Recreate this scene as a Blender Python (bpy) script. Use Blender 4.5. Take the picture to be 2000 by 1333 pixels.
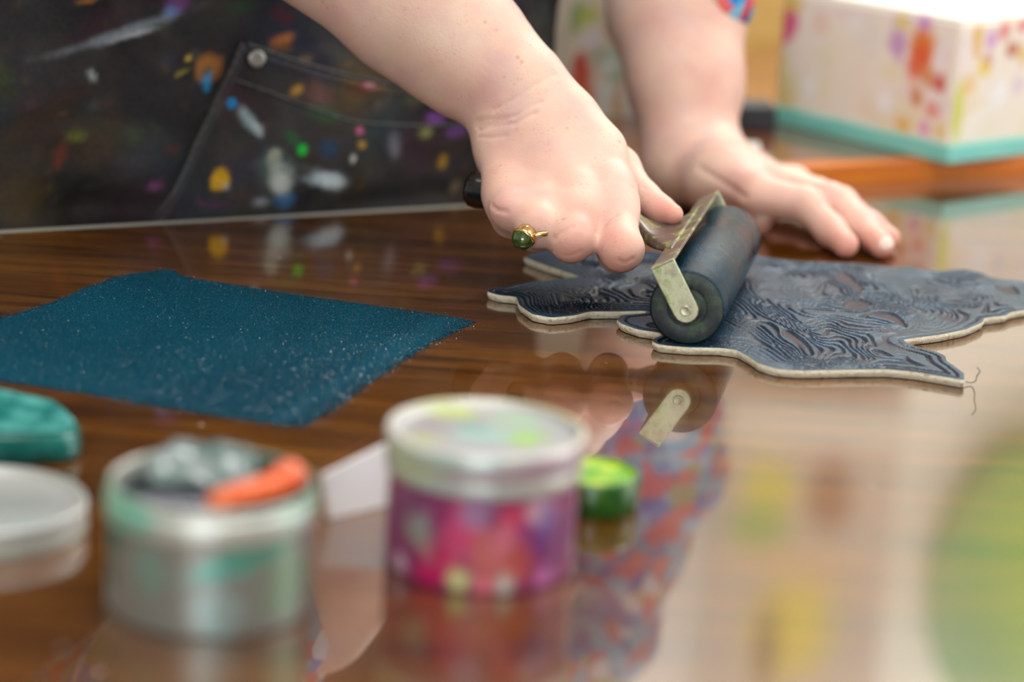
import bpy, math, random
import numpy as np
from mathutils import Matrix, Vector
from mathutils.geometry import delaunay_2d_cdt

for o in list(bpy.data.objects):
    bpy.data.objects.remove(o)
scene = bpy.context.scene
C = scene.collection
rng = np.random.default_rng(7)
random.seed(7)

# ------------------------------------------------------------------ camera
# the table top is z = 0, the camera stands above x = y = 0 and looks along +y
CAM_H, PITCH, ROLL = 0.316, math.radians(15.3), math.radians(3.5)
FOC = 2000 * 85 / 36.0
_R0 = np.array([1.0, 0, 0])
_F = np.array([0, math.cos(PITCH), -math.sin(PITCH)])
_D0 = np.array([0, -math.sin(PITCH), -math.cos(PITCH)])
_R = math.cos(ROLL) * _R0 - math.sin(ROLL) * _D0
_D = math.sin(ROLL) * _R0 + math.cos(ROLL) * _D0
CAM = np.array([0, 0, CAM_H])
cd = bpy.data.cameras.new('camera')
cam = bpy.data.objects.new('camera', cd); C.objects.link(cam)
M = Matrix.Identity(4)
for i in range(3):
    M[i][0], M[i][1], M[i][2], M[i][3] = _R[i], -_D[i], -_F[i], CAM[i]
cam.matrix_world = M
cd.sensor_width = 36; cd.lens = 85; cd.clip_start = 0.02
cd.dof.use_dof = True; cd.dof.focus_distance = 1.225; cd.dof.aperture_fstop = 3.6
scene.camera = cam


def ray(u, v):
    return _F * FOC + _R * (u - 1000) + _D * (v - 666.5)


def W(u, v, Y=None, z=None):
    """the point of the place seen at (u, v) that lies at depth Y, or at height z"""
    d = ray(u, v)
    t = Y / d[1] if Y is not None else (z - CAM_H) / d[2]
    return CAM + d * t


def WP(u, v, p0, n):
    d = ray(u, v)
    return CAM + d * (np.dot(np.asarray(p0) - CAM, n) / np.dot(d, n))


def MIR(u, v, Y):
    p = W(u, v, Y=Y); p[2] = -p[2]
    return p


# ------------------------------------------------------------------ light
scene.cycles.adaptive_threshold = .02; scene.cycles.max_bounces = 7; scene.cycles.diffuse_bounces = 3; scene.cycles.glossy_bounces = 4
scene.cycles.transmission_bounces = 5; scene.cycles.caustics_reflective = False; scene.cycles.caustics_refractive = False
scene.view_settings.view_transform = 'Standard'
scene.view_settings.look = 'None'
scene.view_settings.gamma = 1.0
scene.view_settings.use_curve_mapping = False
scene.view_settings.exposure = -0.12
world = bpy.data.worlds.new('world'); scene.world = world
world.use_nodes = True
world.node_tree.nodes['Background'].inputs[0].default_value = (0.86, 0.93, 1.0, 1)
world.node_tree.nodes['Background'].inputs[1].default_value = 1.2


def area_light(name, loc, target, sx, sy, power, col=(1, 1, 1)):
    l = bpy.data.lights.new(name, 'AREA'); l.shape = 'RECTANGLE'
    l.size, l.size_y, l.energy, l.color = sx, sy, power, col
    o = bpy.data.objects.new(name, l); C.objects.link(o)
    o.location = loc
    o.rotation_euler = (Vector(target) - Vector(loc)).to_track_quat('-Z', 'Y').to_euler()
    return o


CEIL = 1.75
# unseen ceiling panels added to light back wall and table: (x, y), size, watts
PANELS = [((0.75, 2.85), 1.8, 0.6, 42), ((0.1, 0.75), 1.2, 0.6, 19), ((1.7, 1.2), 1.2, 0.6, 9)]
for k, ((px, py), sx, sy, pw) in enumerate(PANELS):
    area_light('ceiling_panel_light', (px, py, CEIL - 0.045), (px, py, 0), sx - .1, sy - .1, pw, (1, 0.985, 0.96))
area_light('window_light', (3.02, 1.5, 0.75), (0, 1.5, 0.2), 1.7, 1.3, 30, (0.95, 0.98, 1.0))
area_light('window_light', (-0.25, -2.37, 0.75), (0.1, 1.2, 0.1), 1.6, 1.2, 52, (0.95, 0.98, 1.0))


# ------------------------------------------------------------------ helpers
def lin(r, g=None, b=None):
    if g is None:
        r, g, b = r
    f = lambda c: (c / 255 / 12.92) if c / 255 <= .04045 else ((c / 255 + .055) / 1.055) ** 2.4
    return np.array([f(r), f(g), f(b)])


def col4(c):
    return (float(c[0]), float(c[1]), float(c[2]), 1.0)


class Mat:
    def __init__(s, name, base=(.5, .5, .5), rough=.5, metal=0, spec=None, ior=None, coat=0, coat_rough=.03, coat_ior=1.5,
                 sss=0, trans=0, alpha=None):
        s.m = bpy.data.materials.new(name); s.m.use_nodes = True
        s.nt = s.m.node_tree; s.N = s.nt.nodes; s.L = s.nt.links
        s.p = s.N['Principled BSDF']
        s.set('Base Color', col4(base)); s.set('Roughness', rough); s.set('Metallic', metal)
        if spec is not None: s.set('Specular IOR Level', spec)
        if ior is not None: s.set('IOR', ior)
        s.set('Coat Weight', coat); s.set('Coat Roughness', coat_rough); s.set('Coat IOR', coat_ior)
        s.set('Transmission Weight', trans)
        if sss:
            s.set('Subsurface Weight', sss); s.p.inputs['Subsurface Radius'].default_value = (.009, .0035, .0018)
            s.set('Subsurface Scale', 1.0)

    def set(s, k, v): s.p.inputs[k].default_value = v

    def node(s, t, **kw):
        n = s.N.new(t)
        for k, v in kw.items(): setattr(n, k, v)
        return n

    def link(s, a, b): s.L.new(a, b)

    def coords(s, scale=(1, 1, 1), rot=(0, 0, 0), kind='Object'):
        tc = s.node('ShaderNodeTexCoord'); mp = s.node('ShaderNodeMapping')
        mp.inputs['Scale'].default_value = scale; mp.inputs['Rotation'].default_value = rot
        s.link(tc.outputs[kind], mp.inputs[0]); return mp.outputs[0]

    def noise(s, vec, scale=5, detail=4, rough=.5, dist=0):
        n = s.node('ShaderNodeTexNoise'); n.inputs['Scale'].default_value = scale
        n.inputs['Detail'].default_value = detail; n.inputs['Roughness'].default_value = rough
        n.inputs['Distortion'].default_value = dist
        s.link(vec, n.inputs['Vector']); return n.outputs['Fac']

    def ramp(s, fac, stops, interp='LINEAR'):
        r = s.node('ShaderNodeValToRGB'); r.color_ramp.interpolation = interp
        e = r.color_ramp.elements
        while len(e) < len(stops): e.new(0.5)
        for el, (p, c) in zip(e, stops):
            el.position = p
            el.color = col4(c) if hasattr(c, '__len__') else (c, c, c, 1)
        s.link(fac, r.inputs[0]); return r.outputs[0]

    def mix(s, fac, a, b, mode='MIX'):
        n = s.node('ShaderNodeMix'); n.data_type = 'RGBA'; n.blend_type = mode
        for sock, val in ((n.inputs[0], fac), (n.inputs[6], a), (n.inputs[7], b)):
            if hasattr(val, 'is_output'): s.link(val, sock)
            elif hasattr(val, '__len__'): sock.default_value = col4(val)
            else: sock.default_value = val
        return n.outputs[2]

    def math(s, op, a, b=None):
        n = s.node('ShaderNodeMath', operation=op)
        for i, val in enumerate((a, b)):
            if val is None: continue
            if hasattr(val, 'is_output'): s.link(val, n.inputs[i])
            else: n.inputs[i].default_value = val
        return n.outputs[0]

    def attr(s, name):
        n = s.node('ShaderNodeAttribute'); n.attribute_name = name; return n

    def bump(s, h, strength=.3, dist=.001):
        b = s.node('ShaderNodeBump'); b.inputs['Strength'].default_value = strength
        b.inputs['Distance'].default_value = dist
        s.link(h, b.inputs['Height']); s.link(b.outputs[0], s.p.inputs['Normal'])

    def base(s, out): s.link(out, s.p.inputs['Base Color'])


def mesh_obj(name, verts, faces, mat, parent=None, smooth=True, colors=None, attrs=None):
    me = bpy.data.meshes.new(name)
    verts = np.asarray(verts, dtype=np.float32)
    if isinstance(faces, np.ndarray):
        nf, k = faces.shape
        me.vertices.add(len(verts)); me.vertices.foreach_set('co', verts.ravel())
        me.loops.add(nf * k); me.loops.foreach_set('vertex_index', faces.astype(np.int32).ravel())
        me.polygons.add(nf)
        me.polygons.foreach_set('loop_start', np.arange(0, nf * k, k, dtype=np.int32))
        me.update(calc_edges=True); me.validate()
    else:
        me.from_pydata([tuple(map(float, v)) for v in verts], [], faces); me.update()
    if smooth and len(me.polygons):
        me.polygons.foreach_set('use_smooth', np.ones(len(me.polygons), dtype=bool))
    if colors is not None:
        a = me.color_attributes.new('col', 'FLOAT_COLOR', 'POINT')
        c = np.ones((len(verts), 4), dtype=np.float32); c[:, :3] = colors
        a.data.foreach_set('color', c.ravel())
    for k_, val in (attrs or {}).items():
        a = me.attributes.new(k_, 'FLOAT', 'POINT'); a.data.foreach_set('value', np.asarray(val, dtype=np.float32))
    if isinstance(mat, Mat): mat = mat.m
    if mat is not None: me.materials.append(mat)
    o = bpy.data.objects.new(name, me); C.objects.link(o)
    if parent is not None: o.parent = parent
    return o


def tag(o, label, cat=None, group=None, kind=None):
    o['label'] = label
    if cat: o['category'] = cat
    if group: o['group'] = group
    if kind: o['kind'] = kind
    return o


def thing(name, loc, label, cat, group=None):
    o = bpy.data.objects.new(name, None); C.objects.link(o); o.empty_display_size = .02
    o.location = tuple(map(float, loc))
    return tag(o, label, cat, group)


def rel(parent, verts):
    return np.asarray(verts) - np.array(parent.location)[None, :]


def bevel(o, w, seg=2, ang=35):
    m = o.modifiers.new('bevel', 'BEVEL'); m.width = w; m.segments = seg
    m.limit_method = 'ANGLE'; m.angle_limit = math.radians(ang)
    return o


BOXF = [(0, 3, 2, 1), (4, 5, 6, 7), (0, 1, 5, 4), (1, 2, 6, 5), (2, 3, 7, 6), (3, 0, 4, 7)]


def box_verts(lo, hi):
    x0, y0, z0 = lo; x1, y1, z1 = hi
    return [(x0, y0, z0), (x1, y0, z0), (x1, y1, z0), (x0, y1, z0), (x0, y0, z1), (x1, y0, z1), (x1, y1, z1), (x0, y1, z1)]


def box(name, lo, hi, mat, parent=None, bev=.002):
    o = mesh_obj(name, box_verts(lo, hi), BOXF, mat, parent, smooth=False)
    return bevel(o, bev) if bev else o


def prism(name, poly, z0, z1, mat, parent=None, bev=0.0):
    """poly counter-clockwise"""
    n = len(poly)
    v = [(p[0], p[1], z0) for p in poly] + [(p[0], p[1], z1) for p in poly]
    f = [tuple(range(n))[::-1], tuple(range(n, 2 * n))] + [(i, (i + 1) % n, n + (i + 1) % n, n + i) for i in range(n)]
    o = mesh_obj(name, v, f, mat, parent, smooth=False)
    return bevel(o, bev) if bev else o


def lathe(name, prof, mat, parent=None, seg=72, paint=None, frame=None, close=False):
    """profile of (r, z) about z; frame = (origin, x, y, z axes)"""
    prof = np.asarray(prof, dtype=float); n = len(prof)
    th = np.arange(seg) * 2 * math.pi / seg
    v = np.stack([prof[:, None, 0] * np.cos(th), prof[:, None, 0] * np.sin(th), np.repeat(prof[:, 1:2], seg, 1)], -1).reshape(-1, 3)
    i, j = np.meshgrid(np.arange(n - 1), np.arange(seg), indexing='ij')
    j2 = (j + 1) % seg
    f = np.stack([i * seg + j, i * seg + j2, (i + 1) * seg + j2, (i + 1) * seg + j], -1).reshape(-1, 4)
    local = v.copy()
    if frame is not None:
        o0, ax, ay, az = [np.asarray(q, float) for q in frame]
        v = o0 + v[:, :1] * ax + v[:, 1:2] * ay + v[:, 2:] * az
    cols = paint(local) if paint else None
    return mesh_obj(name, v, f, mat, parent, colors=cols)


def unit(v):
    v = np.asarray(v, float); return v / np.linalg.norm(v)


def tube(name, pts, radii, mat, parent=None, seg=10, cap=True):
    pts = np.asarray(pts, float); n = len(pts)
    radii = np.broadcast_to(np.asarray(radii, float), (n,))
    t = np.gradient(pts, axis=0); vs = []
    up = np.array([0, 0, 1.0]) if abs(unit(t[0])[2]) < .9 else np.array([1.0, 0, 0])
    for k in range(n):
        tk = unit(t[k]); a = unit(np.cross(up, tk)); b = np.cross(tk, a); up = b
        th = np.arange(seg) * 2 * math.pi / seg
        vs.append(pts[k] + radii[k] * (np.cos(th)[:, None] * a + np.sin(th)[:, None] * b))
    v = np.concatenate(vs)
    f = [(i * seg + j, i * seg + (j + 1) % seg, (i + 1) * seg + (j + 1) % seg, (i + 1) * seg + j) for i in range(n - 1) for j in range(seg)]
    if cap: f += [tuple(range(seg))[::-1], tuple(range((n - 1) * seg, n * seg))]
    return mesh_obj(name, v, f, mat, parent)


def spline(pts, n=40):
    p = np.asarray(pts, float); p = np.vstack([2 * p[0] - p[1], p, 2 * p[-1] - p[-2]])
    out = []
    m = len(p) - 3
    for t in np.linspace(0, m - 1e-6, n):
        i = int(t); s = t - i
        a, b, c, d = p[i:i + 4]
        out.append(.5 * ((2 * b) + (c - a) * s + (2 * a - 5 * b + 4 * c - d) * s * s + (3 * b - a - 3 * c + d) * s ** 3))
    return np.array(out)


def sstep(a, b, x):
    t = np.clip((x - a) / (b - a), 0, 1); return t * t * (3 - 2 * t)


_perm = rng.permutation(512)
_grad = rng.normal(size=(512, 2)); _grad /= np.linalg.norm(_grad, axis=1)[:, None]


def noise2(x, y, seed=0):
    x = np.asarray(x, float) + seed * 17.3; y = np.asarray(y, float) - seed * 9.1
    xi, yi = np.floor(x).astype(int), np.floor(y).astype(int); xf, yf = x - xi, y - yi
    def g(ix, iy, fx, fy):
        k = _perm[(_perm[ix % 512] + iy) % 512]; return _grad[k, 0] * fx + _grad[k, 1] * fy
    w = lambda t: t * t * t * (t * (t * 6 - 15) + 10)
    u, v = w(xf), w(yf)
    a = g(xi, yi, xf, yf) * (1 - u) + g(xi + 1, yi, xf - 1, yf) * u
    b = g(xi, yi + 1, xf, yf - 1) * (1 - u) + g(xi + 1, yi + 1, xf - 1, yf - 1) * u
    return (a * (1 - v) + b * v) * 1.5


def fbm(x, y, oct=4, seed=0):
    s = 0; a = 1
    for k in range(oct):
        s = s + a * noise2(x * 2 ** k, y * 2 ** k, seed + k); a *= .5
    return s


def paint_blobs(P, base, blobs, soft=.35, wob=None):
    """P (n,2); blobs of (x, y, rx, ry, angle, colour, opacity)"""
    c = np.array(base, float)
    if c.ndim == 1: c = np.repeat(c[None], len(P), 0)
    for bl in blobs:
        x, y, rx, ry, ang, colr, op = bl[:7]
        sf = bl[7] if len(bl) > 7 else soft
        dx, dy = P[:, 0] - x, P[:, 1] - y
        ca, sa = math.cos(ang), math.sin(ang)
        q = np.sqrt(((dx * ca + dy * sa) / rx) ** 2 + ((-dx * sa + dy * ca) / ry) ** 2)
        if wob is not None: q = q * (1 + wob)
        m = (1 - sstep(1 - sf, 1 + sf, q)) * op
        c = c * (1 - m[:, None]) + np.asarray(colr)[None] * m[:, None]
    return c


def col_mat(name, rough=.6, grain=0.0, gscale=200, **kw):
    m = Mat(name, rough=rough, **kw)
    a = m.attr('col')
    out = a.outputs['Color']
    if grain:
        n = m.noise(m.coords(), gscale, 3)
        out = m.mix(1.0, out, m.ramp(n, [(.3, 1 - grain), (.7, 1 + 0 * grain)]), 'MULTIPLY')
    m.base(out)
    return m


# ---------- signed distance modelling for hands and bodies
class Field:
    def __init__(s, lo, hi, res):
        s.lo = np.asarray(lo, float); s.res = res
        s.n = np.ceil((np.asarray(hi) - s.lo) / res).astype(int) + 1
        s.a = np.full(s.n, 1.0, dtype=np.float32)

    def sub(s, lo, hi):
        i0 = np.clip(np.floor((lo - s.lo) / s.res).astype(int), 0, s.n - 1)
        i1 = np.clip(np.ceil((hi - s.lo) / s.res).astype(int) + 1, 1, s.n)
        sl = tuple(slice(a, b) for a, b in zip(i0, i1))
        ax = [(s.lo[k] + np.arange(i0[k], i1[k]) * s.res).astype(np.float32) for k in range(3)]
        return sl, ax

    @staticmethod
    def smin(a, b, k):
        if k <= 0: return np.minimum(a, b)
        h = np.maximum(k - np.abs(a - b), 0) / k
        return np.minimum(a, b) - h * h * k * .25

    def chain(s, pts, rs, k_in=.004, k=.006):
        """tapered chain of joints, blended inside itself by k_in, then into the figure by k"""
        pts = [np.asarray(p, float) for p in pts]
        pad = max(rs) + max(k, k_in) + 4 * s.res
        P = np.array(pts)
        sl, ax = s.sub(P.min(0) - pad, P.max(0) + pad)
        if min(len(a) for a in ax) == 0: return
        X = ax[0][:, None, None]; Y = ax[1][None, :, None]; Z = ax[2][None, None, :]
        acc = None
        for (a, b, ra, rb) in zip(pts[:-1], pts[1:], rs[:-1], rs[1:]):
            ba = b - a; L = float(ba @ ba) + 1e-12
            px, py, pz = X - a[0], Y - a[1], Z - a[2]
            h = np.clip((px * ba[0] + py * ba[1] + pz * ba[2]) / L, 0, 1)
            d = np.sqrt((px - h * ba[0]) ** 2 + (py - h * ba[1]) ** 2 + (pz - h * ba[2]) ** 2) - (ra + (rb - ra) * h)
            acc = d if acc is None else s.smin(acc, d, k_in)
        s.a[sl] = s.smin(s.a[sl], acc.astype(np.float32), k)

    def ell(s, c, axes, rad, k=.02):
        """ellipsoid with axes (3 unit rows) and radii"""
        c = np.asarray(c, float); pad = max(rad) + k + 4 * s.res
        sl, ax = s.sub(c - pad, c + pad)
        X = ax[0][:, None, None] - c[0]; Y = ax[1][None, :, None] - c[1]; Z = ax[2][None, None, :] - c[2]
        q = 0; g = 0
        for a_, r_ in zip(axes, rad):
            t = X * a_[0] + Y * a_[1] + Z * a_[2]
            q = q + (t / r_) ** 2; g = g + (t / (r_ * r_)) ** 2
        q = np.sqrt(q); d = q * (q - 1) / (np.sqrt(g) + 1e-9)
        s.a[sl] = s.smin(s.a[sl], d.astype(np.float32), k)

    def mesh(s):
        a = s.a; n = a.shape
        ins = a < 0
        corners = [(i, j, k) for i in (0, 1) for j in (0, 1) for k in (0, 1)]
        cnt = sum(ins[i:n[0] - 1 + i, j:n[1] - 1 + j, k:n[2] - 1 + k].astype(np.uint8) for i, j, k in corners)
        act = (cnt > 0) & (cnt < 8)
        cells = np.argwhere(act)
        idx = np.full(act.shape, -1, dtype=np.int64); idx[act] = np.arange(len(cells))
        V = np.zeros((len(cells), 3)); w = np.zeros(len(cells))
        val = {c: a[cells[:, 0] + c[0], cells[:, 1] + c[1], cells[:, 2] + c[2]] for c in corners}
        for c0 in corners:
            for axk in range(3):
                if c0[axk]: continue
                c1 = list(c0); c1[axk] = 1; c1 = tuple(c1)
                f0, f1 = val[c0], val[c1]
                m = (f0 < 0) != (f1 < 0)
                t = np.where(m, f0 / (f0 - f1 + 1e-20), 0)
                p = np.tile(np.array(c0, float), (len(cells), 1)); p[:, axk] += t
                V += p * m[:, None]; w += m
        V = (cells + V / np.maximum(w, 1)[:, None]) * s.res + s.lo
        F = []
        for axk in range(3):
            b, c = (axk + 1) % 3, (axk + 2) % 3
            sl0 = [slice(None)] * 3; sl1 = [slice(None)] * 3
            sl0[axk] = slice(0, n[axk] - 1); sl1[axk] = slice(1, n[axk])
            for q in (b, c):
                sl0[q] = slice(1, n[q] - 1); sl1[q] = slice(1, n[q] - 1)
            s0, s1 = ins[tuple(sl0)], ins[tuple(sl1)]
            e = np.argwhere(s0 != s1)
            if not len(e): continue
            pos = s0[e[:, 0], e[:, 1], e[:, 2]]
            base = e.copy()
            for q in (b, c): base[:, q] += 1
            def cell(db, dc):
                x = base.copy(); x[:, b] -= db; x[:, c] -= dc
                return idx[x[:, 0], x[:, 1], x[:, 2]]
            q = np.stack([cell(1, 1), cell(0, 1), cell(0, 0), cell(1, 0)], 1)
            q[~pos] = q[~pos][:, ::-1]
            F.append(q)
        F = np.concatenate(F)
        F = F[(F >= 0).all(1)]
        return V, F


def vnormals(V, F):
    n = np.cross(V[F[:, 2]] - V[F[:, 0]], V[F[:, 3]] - V[F[:, 1]])
    out = np.zeros_like(V)
    for k in range(4): np.add.at(out, F[:, k], n)
    return out / (np.linalg.norm(out, axis=1)[:, None] + 1e-12)


def seg_dist(V, a, b):
    a, b = np.asarray(a), np.asarray(b); ba = b - a
    h = np.clip(((V - a) @ ba) / (ba @ ba), 0, 1)
    return np.linalg.norm(V - a - h[:, None] * ba, axis=1)


def crease(V, N, pts, w, depth):
    d = np.full(len(V), 1.0)
    for a, b in zip(pts[:-1], pts[1:]): d = np.minimum(d, seg_dist(V, a, b))
    return V - N * (depth * np.exp(-(d / w) ** 2))[:, None]


# ------------------------------------------------------------------ materials of the setting
m_wall = Mat('wall_paint', lin(238, 236, 228), .8)
_n = m_wall.noise(m_wall.coords(), 180, 3); m_wall.bump(_n, .1, .001)
m_ceil = Mat('ceiling_paint', lin(240, 240, 236), .85)
_n = m_ceil.noise(m_ceil.coords(), 90, 3); m_ceil.bump(_n, .1, .001)
m_floor = Mat('floor_concrete', lin(150, 145, 138), .6)
m_floor.base(m_floor.ramp(m_floor.noise(m_floor.coords(), 3, 6), [(.3, lin(135, 130, 124)), (.7, lin(165, 160, 152))]))
m_white = Mat('white_frame', lin(240, 240, 238), .4)
m_panel = Mat('lamp_diffuser', (1, 1, 1), .5)
m_panel.set('Emission Color', (1, .97, .93, 1)); m_panel.set('Emission Strength', 2.0)  # glowing face of the added ceiling panels
m_glass = Mat('window_glass', (1, 1, 1), .02, trans=1, ior=1.45)

FLOOR = -0.88
X0, X1, Y0, Y1 = -2.6, 3.1, -2.45, 3.3


def wall_with_hole(name, plane, lo, hi, hlo, hhi, thick, mat):
    """plane 'x' or 'y' at coordinate; a wall of four slabs round one opening, joined into one mesh"""
    axis, c = plane
    vs, fs = [], []
    def slab(a0, a1, z0, z1):
        k = len(vs)
        c0, c1 = sorted((c, c + thick))
        b = box_verts((c0, a0, z0), (c1, a1, z1)) if axis == 'x' else box_verts((a0, c0, z0), (a1, c1, z1))
        vs.extend(b); fs.extend([tuple(i + k for i in f) for f in BOXF])
    slab(lo[0], hlo[0], lo[1], hi[1]); slab(hhi[0], hi[0], lo[1], hi[1])
    slab(hlo[0], hhi[0], lo[1], hlo[1]); slab(hlo[0], hhi[0], hhi[1], hi[1])
    o = mesh_obj(name, vs, fs, mat, smooth=False); o['kind'] = 'structure'
    return o


def struct(o, label):
    o['kind'] = 'structure'; o['label'] = label; return o


struct(box('floor', (X0, Y0, FLOOR - .1), (X1, Y1, FLOOR), m_floor, bev=0), 'grey concrete studio floor')
struct(box('ceiling', (X0, Y0, CEIL), (X1, Y1, CEIL + .1), m_ceil, bev=0), 'plain white studio ceiling')
struct(box('wall_back', (X0, Y1, FLOOR), (X1, Y1 + .1, CEIL), m_wall, bev=0), 'white wall behind the person')
struct(box('wall_left', (X0 - .1, Y0, FLOOR), (X0, Y1, CEIL), m_wall, bev=0), 'white wall on the left')
struct(wall_with_hole('wall_right', ('x', X1), (Y0, FLOOR), (Y1, CEIL), (.6, .05), (2.4, 1.45), .1, m_wall), 'white wall with a window on the right')
struct(wall_with_hole('wall_front', ('y', Y0), (X0, FLOOR), (X1, CEIL), (-1.1, .1), (.6, 1.4), -.1, m_wall), 'white wall with a window behind the camera')


def window(name, axis, c, a0, a1, z0, z1):
    w = bpy.data.objects.new(name, None); C.objects.link(w); w['kind'] = 'structure'; w['label'] = 'white framed studio window'
    def bar(nm, p0, p1, q0, q1, mat, t=.03):
        lo, hi = ((c, p0, q0), (c + t, p1, q1)) if axis == 'x' else ((p0, c, q0), (p1, c + t, q1))
        box(nm, lo, hi, mat, w, bev=.003 if mat is m_white else 0)
    f = .05
    bar('window_frame', a0, a0 + f, z0, z1, m_white); bar('window_frame', a1 - f, a1, z0, z1, m_white)
    bar('window_frame', a0 + f, a1 - f, z0, z0 + f, m_white); bar('window_frame', a0 + f, a1 - f, z1 - f, z1, m_white)
    mid = (a0 + a1) / 2
    bar('mullion', mid - .02, mid + .02, z0 + f, z1 - f, m_white)
    bar('pane', a0 + f, mid - .02, z0 + f, z1 - f, m_glass, .006); bar('pane', mid + .02, a1 - f, z0 + f, z1 - f, m_glass, .006)


window('window_1', 'x', X1 + .03, .6, 2.4, .05, 1.45)
window('window_2', 'y', Y0 - .07, -1.1, .6, .1, 1.4)
for k, ((px, py), sx, sy, pw) in enumerate(PANELS):  # bodies for the added panels, put in for their light
    t = thing('ceiling_lamp', (px, py, CEIL), ['white ceiling lamp panel near the back wall', 'white ceiling lamp panel above the foreground of the table',
              'white ceiling lamp panel on the right side of the room'][k], 'lamp', 'ceiling lamp panels')
    box('housing', (-sx / 2, -sy / 2, -.02), (sx / 2, sy / 2, 0), m_white, t, .004)
    box('diffuser', (-sx / 2 + .04, -sy / 2 + .04, -.028), (sx / 2 - .04, sy / 2 - .04, -.02), m_panel, t, 0)

# ------------------------------------------------------------------ tables
A_ = W(0, 455, z=0); B_ = W(950, 402, z=0)
E = unit((B_ - A_) * np.array([1, 1, 0]))           # along the far edge of the work table
NRM = np.array([E[1], -E[0], 0])                     # from that edge towards the camera


def LT(s, n, z=0.0):
    """s along the far edge from its point at x = 0, n towards the camera"""
    o = A_ + E * (-A_[0] / E[0])
    return o + E * s + NRM * n + np.array([0, 0, z])


m_wood = Mat('table_wood', rough=.16, ior=1.55, coat=1.0, coat_rough=.012, coat_ior=1.62)
_ang = math.atan2(E[1], E[0])
_v = m_wood.coords((1, 9, 1))
_g1 = m_wood.noise(_v, 7, 8, .62, .7)
_g2 = m_wood.noise(m_wood.coords((1.5, 46, 1)), 12, 5, .6, .2)
_c = m_wood.ramp(_g1, [(.28, lin(48, 25, 3)), (.5, lin(96, 54, 9)), (.72, lin(134, 83, 18))])
_c = m_wood.mix(.35, _c, m_wood.ramp(_g2, [(.35, .45), (.65, 1.0)]), 'MULTIPLY')
_sp = m_wood.node('ShaderNodeTexVoronoi'); _sp.inputs['Scale'].default_value = 42
m_wood.link(m_wood.coords(), _sp.inputs['Vector'])
_speck = m_wood.ramp(_sp.outputs['Distance'], [(.03, 1.0), (.06, 0.0)])
_sel = m_wood.ramp(m_wood.noise(m_wood.coords(), 23, 1), [(.57, 0.0), (.6, 1.0)])
_c = m_wood.mix(m_wood.math('MULTIPLY', _speck, _sel), _c, lin(205, 190, 175))
m_wood.base(_c)
_sm = m_wood.noise(m_wood.coords((1, 3, 1)), 9, 5, .6)
m_wood.link(m_wood.ramp(_sm, [(.35, .008), (.7, .03)]), m_wood.p.inputs['Coat Roughness'])

m_wood_dark = Mat('table_frame_wood', lin(70, 42, 22), .45)
m_wood_dark.base(m_wood_dark.ramp(m_wood_dark.noise(m_wood_dark.coords((2, 2, 30)), 4, 5), [(.3, lin(50, 28, 14)), (.7, lin(92, 56, 28))]))
m_edge = Mat('edge_trim', lin(150, 150, 138), .35, metal=.2)
m_orange = Mat('orange_wood', rough=.35)
m_orange.base(m_orange.ramp(m_orange.noise(m_orange.coords((3, 3, 40)), 6, 5), [(.3, lin(196, 100, 20)), (.7, lin(226, 132, 40))]))

SL, SR, DEP = -.85, 1.35, 1.15
t_ = thing('work_table', LT(.2, .5, FLOOR), 'polished dark brown wooden work table filling the foreground', 'table')
poly = [LT(SL, 0), LT(SL, DEP), LT(SR, DEP), LT(SR, 0)]
pl = [tuple(p[:2] - np.array(t_.location)[:2]) for p in poly]
H = -FLOOR
prism('table_top', pl, H - .032, H, m_wood, t_, .0015)
q = [LT(SL, -.004), LT(SL, -.0002), LT(.07 / E[0], -.0002), LT(.07 / E[0], -.004)]
prism('edge_trim', [tuple(p[:2] - np.array(t_.location)[:2]) for p in q], H - .03, H + .0007, m_edge, t_, .0006)
for (s, n) in ((SL + .08, .1), (SL + .08, DEP - .1), (SR - .08, .1), (SR - .08, DEP - .1)):
    c = LT(s, n) - np.array(t_.location); w = .03
    prism('leg', [(c[0] - w, c[1] - w), (c[0] + w, c[1] - w), (c[0] + w, c[1] + w), (c[0] - w, c[1] + w)], 0, H - .032, m_wood_dark, t_, .003)
for n in (.1, DEP - .1):
    q = [LT(SL + .12, n - .012), LT(SL + .12, n + .012), LT(SR - .12, n + .012), LT(SR - .12, n - .012)]
    prism('rail', [tuple(p[:2] - np.array(t_.location)[:2]) for p in q], H - .12, H - .032, m_wood_dark, t_, .002)

# the slightly higher table behind it
Z2 = .0132
sl2, sr2 = .075 / E[0], 1.5
t2 = thing('back_table', LT(.8, -.25, FLOOR), 'orange-brown wooden table standing behind the dark work table', 'table')
L2 = np.array(t2.location)
m_wood2 = Mat('back_table_top', rough=.2, coat=.7, coat_rough=.03)
m_wood2.base(m_wood2.ramp(m_wood2.noise(m_wood2.coords((2, 14, 1)), 5, 5), [(.3, lin(96, 48, 16)), (.7, lin(150, 84, 34))]))
lp = lambda s, n: tuple((LT(s, n) - L2)[:2])
prism('table_top', [lp(sl2, -.45), lp(sl2, -.022), lp(sr2, -.022), lp(sr2, -.45)], H - .03, H + Z2, m_wood2, t2, .001)
prism('front_edge', [lp(sl2, -.0215), lp(sl2, -.0055), lp(sr2, -.0055), lp(sr2, -.0215)], H - .03, H + Z2, m_orange, t2, .001)
for (s, n) in ((sl2 + .06, -.08), (sl2 + .06, -.4), (sr2 - .06, -.08), (sr2 - .06, -.4)):
    c = np.array(lp(s, n)); w = .025
    prism('leg', [(c[0] - w, c[1] - w), (c[0] + w, c[1] - w), (c[0] + w, c[1] + w), (c[0] - w, c[1] + w)], 0, H - .03, m_wood_dark, t2, .003)

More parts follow.
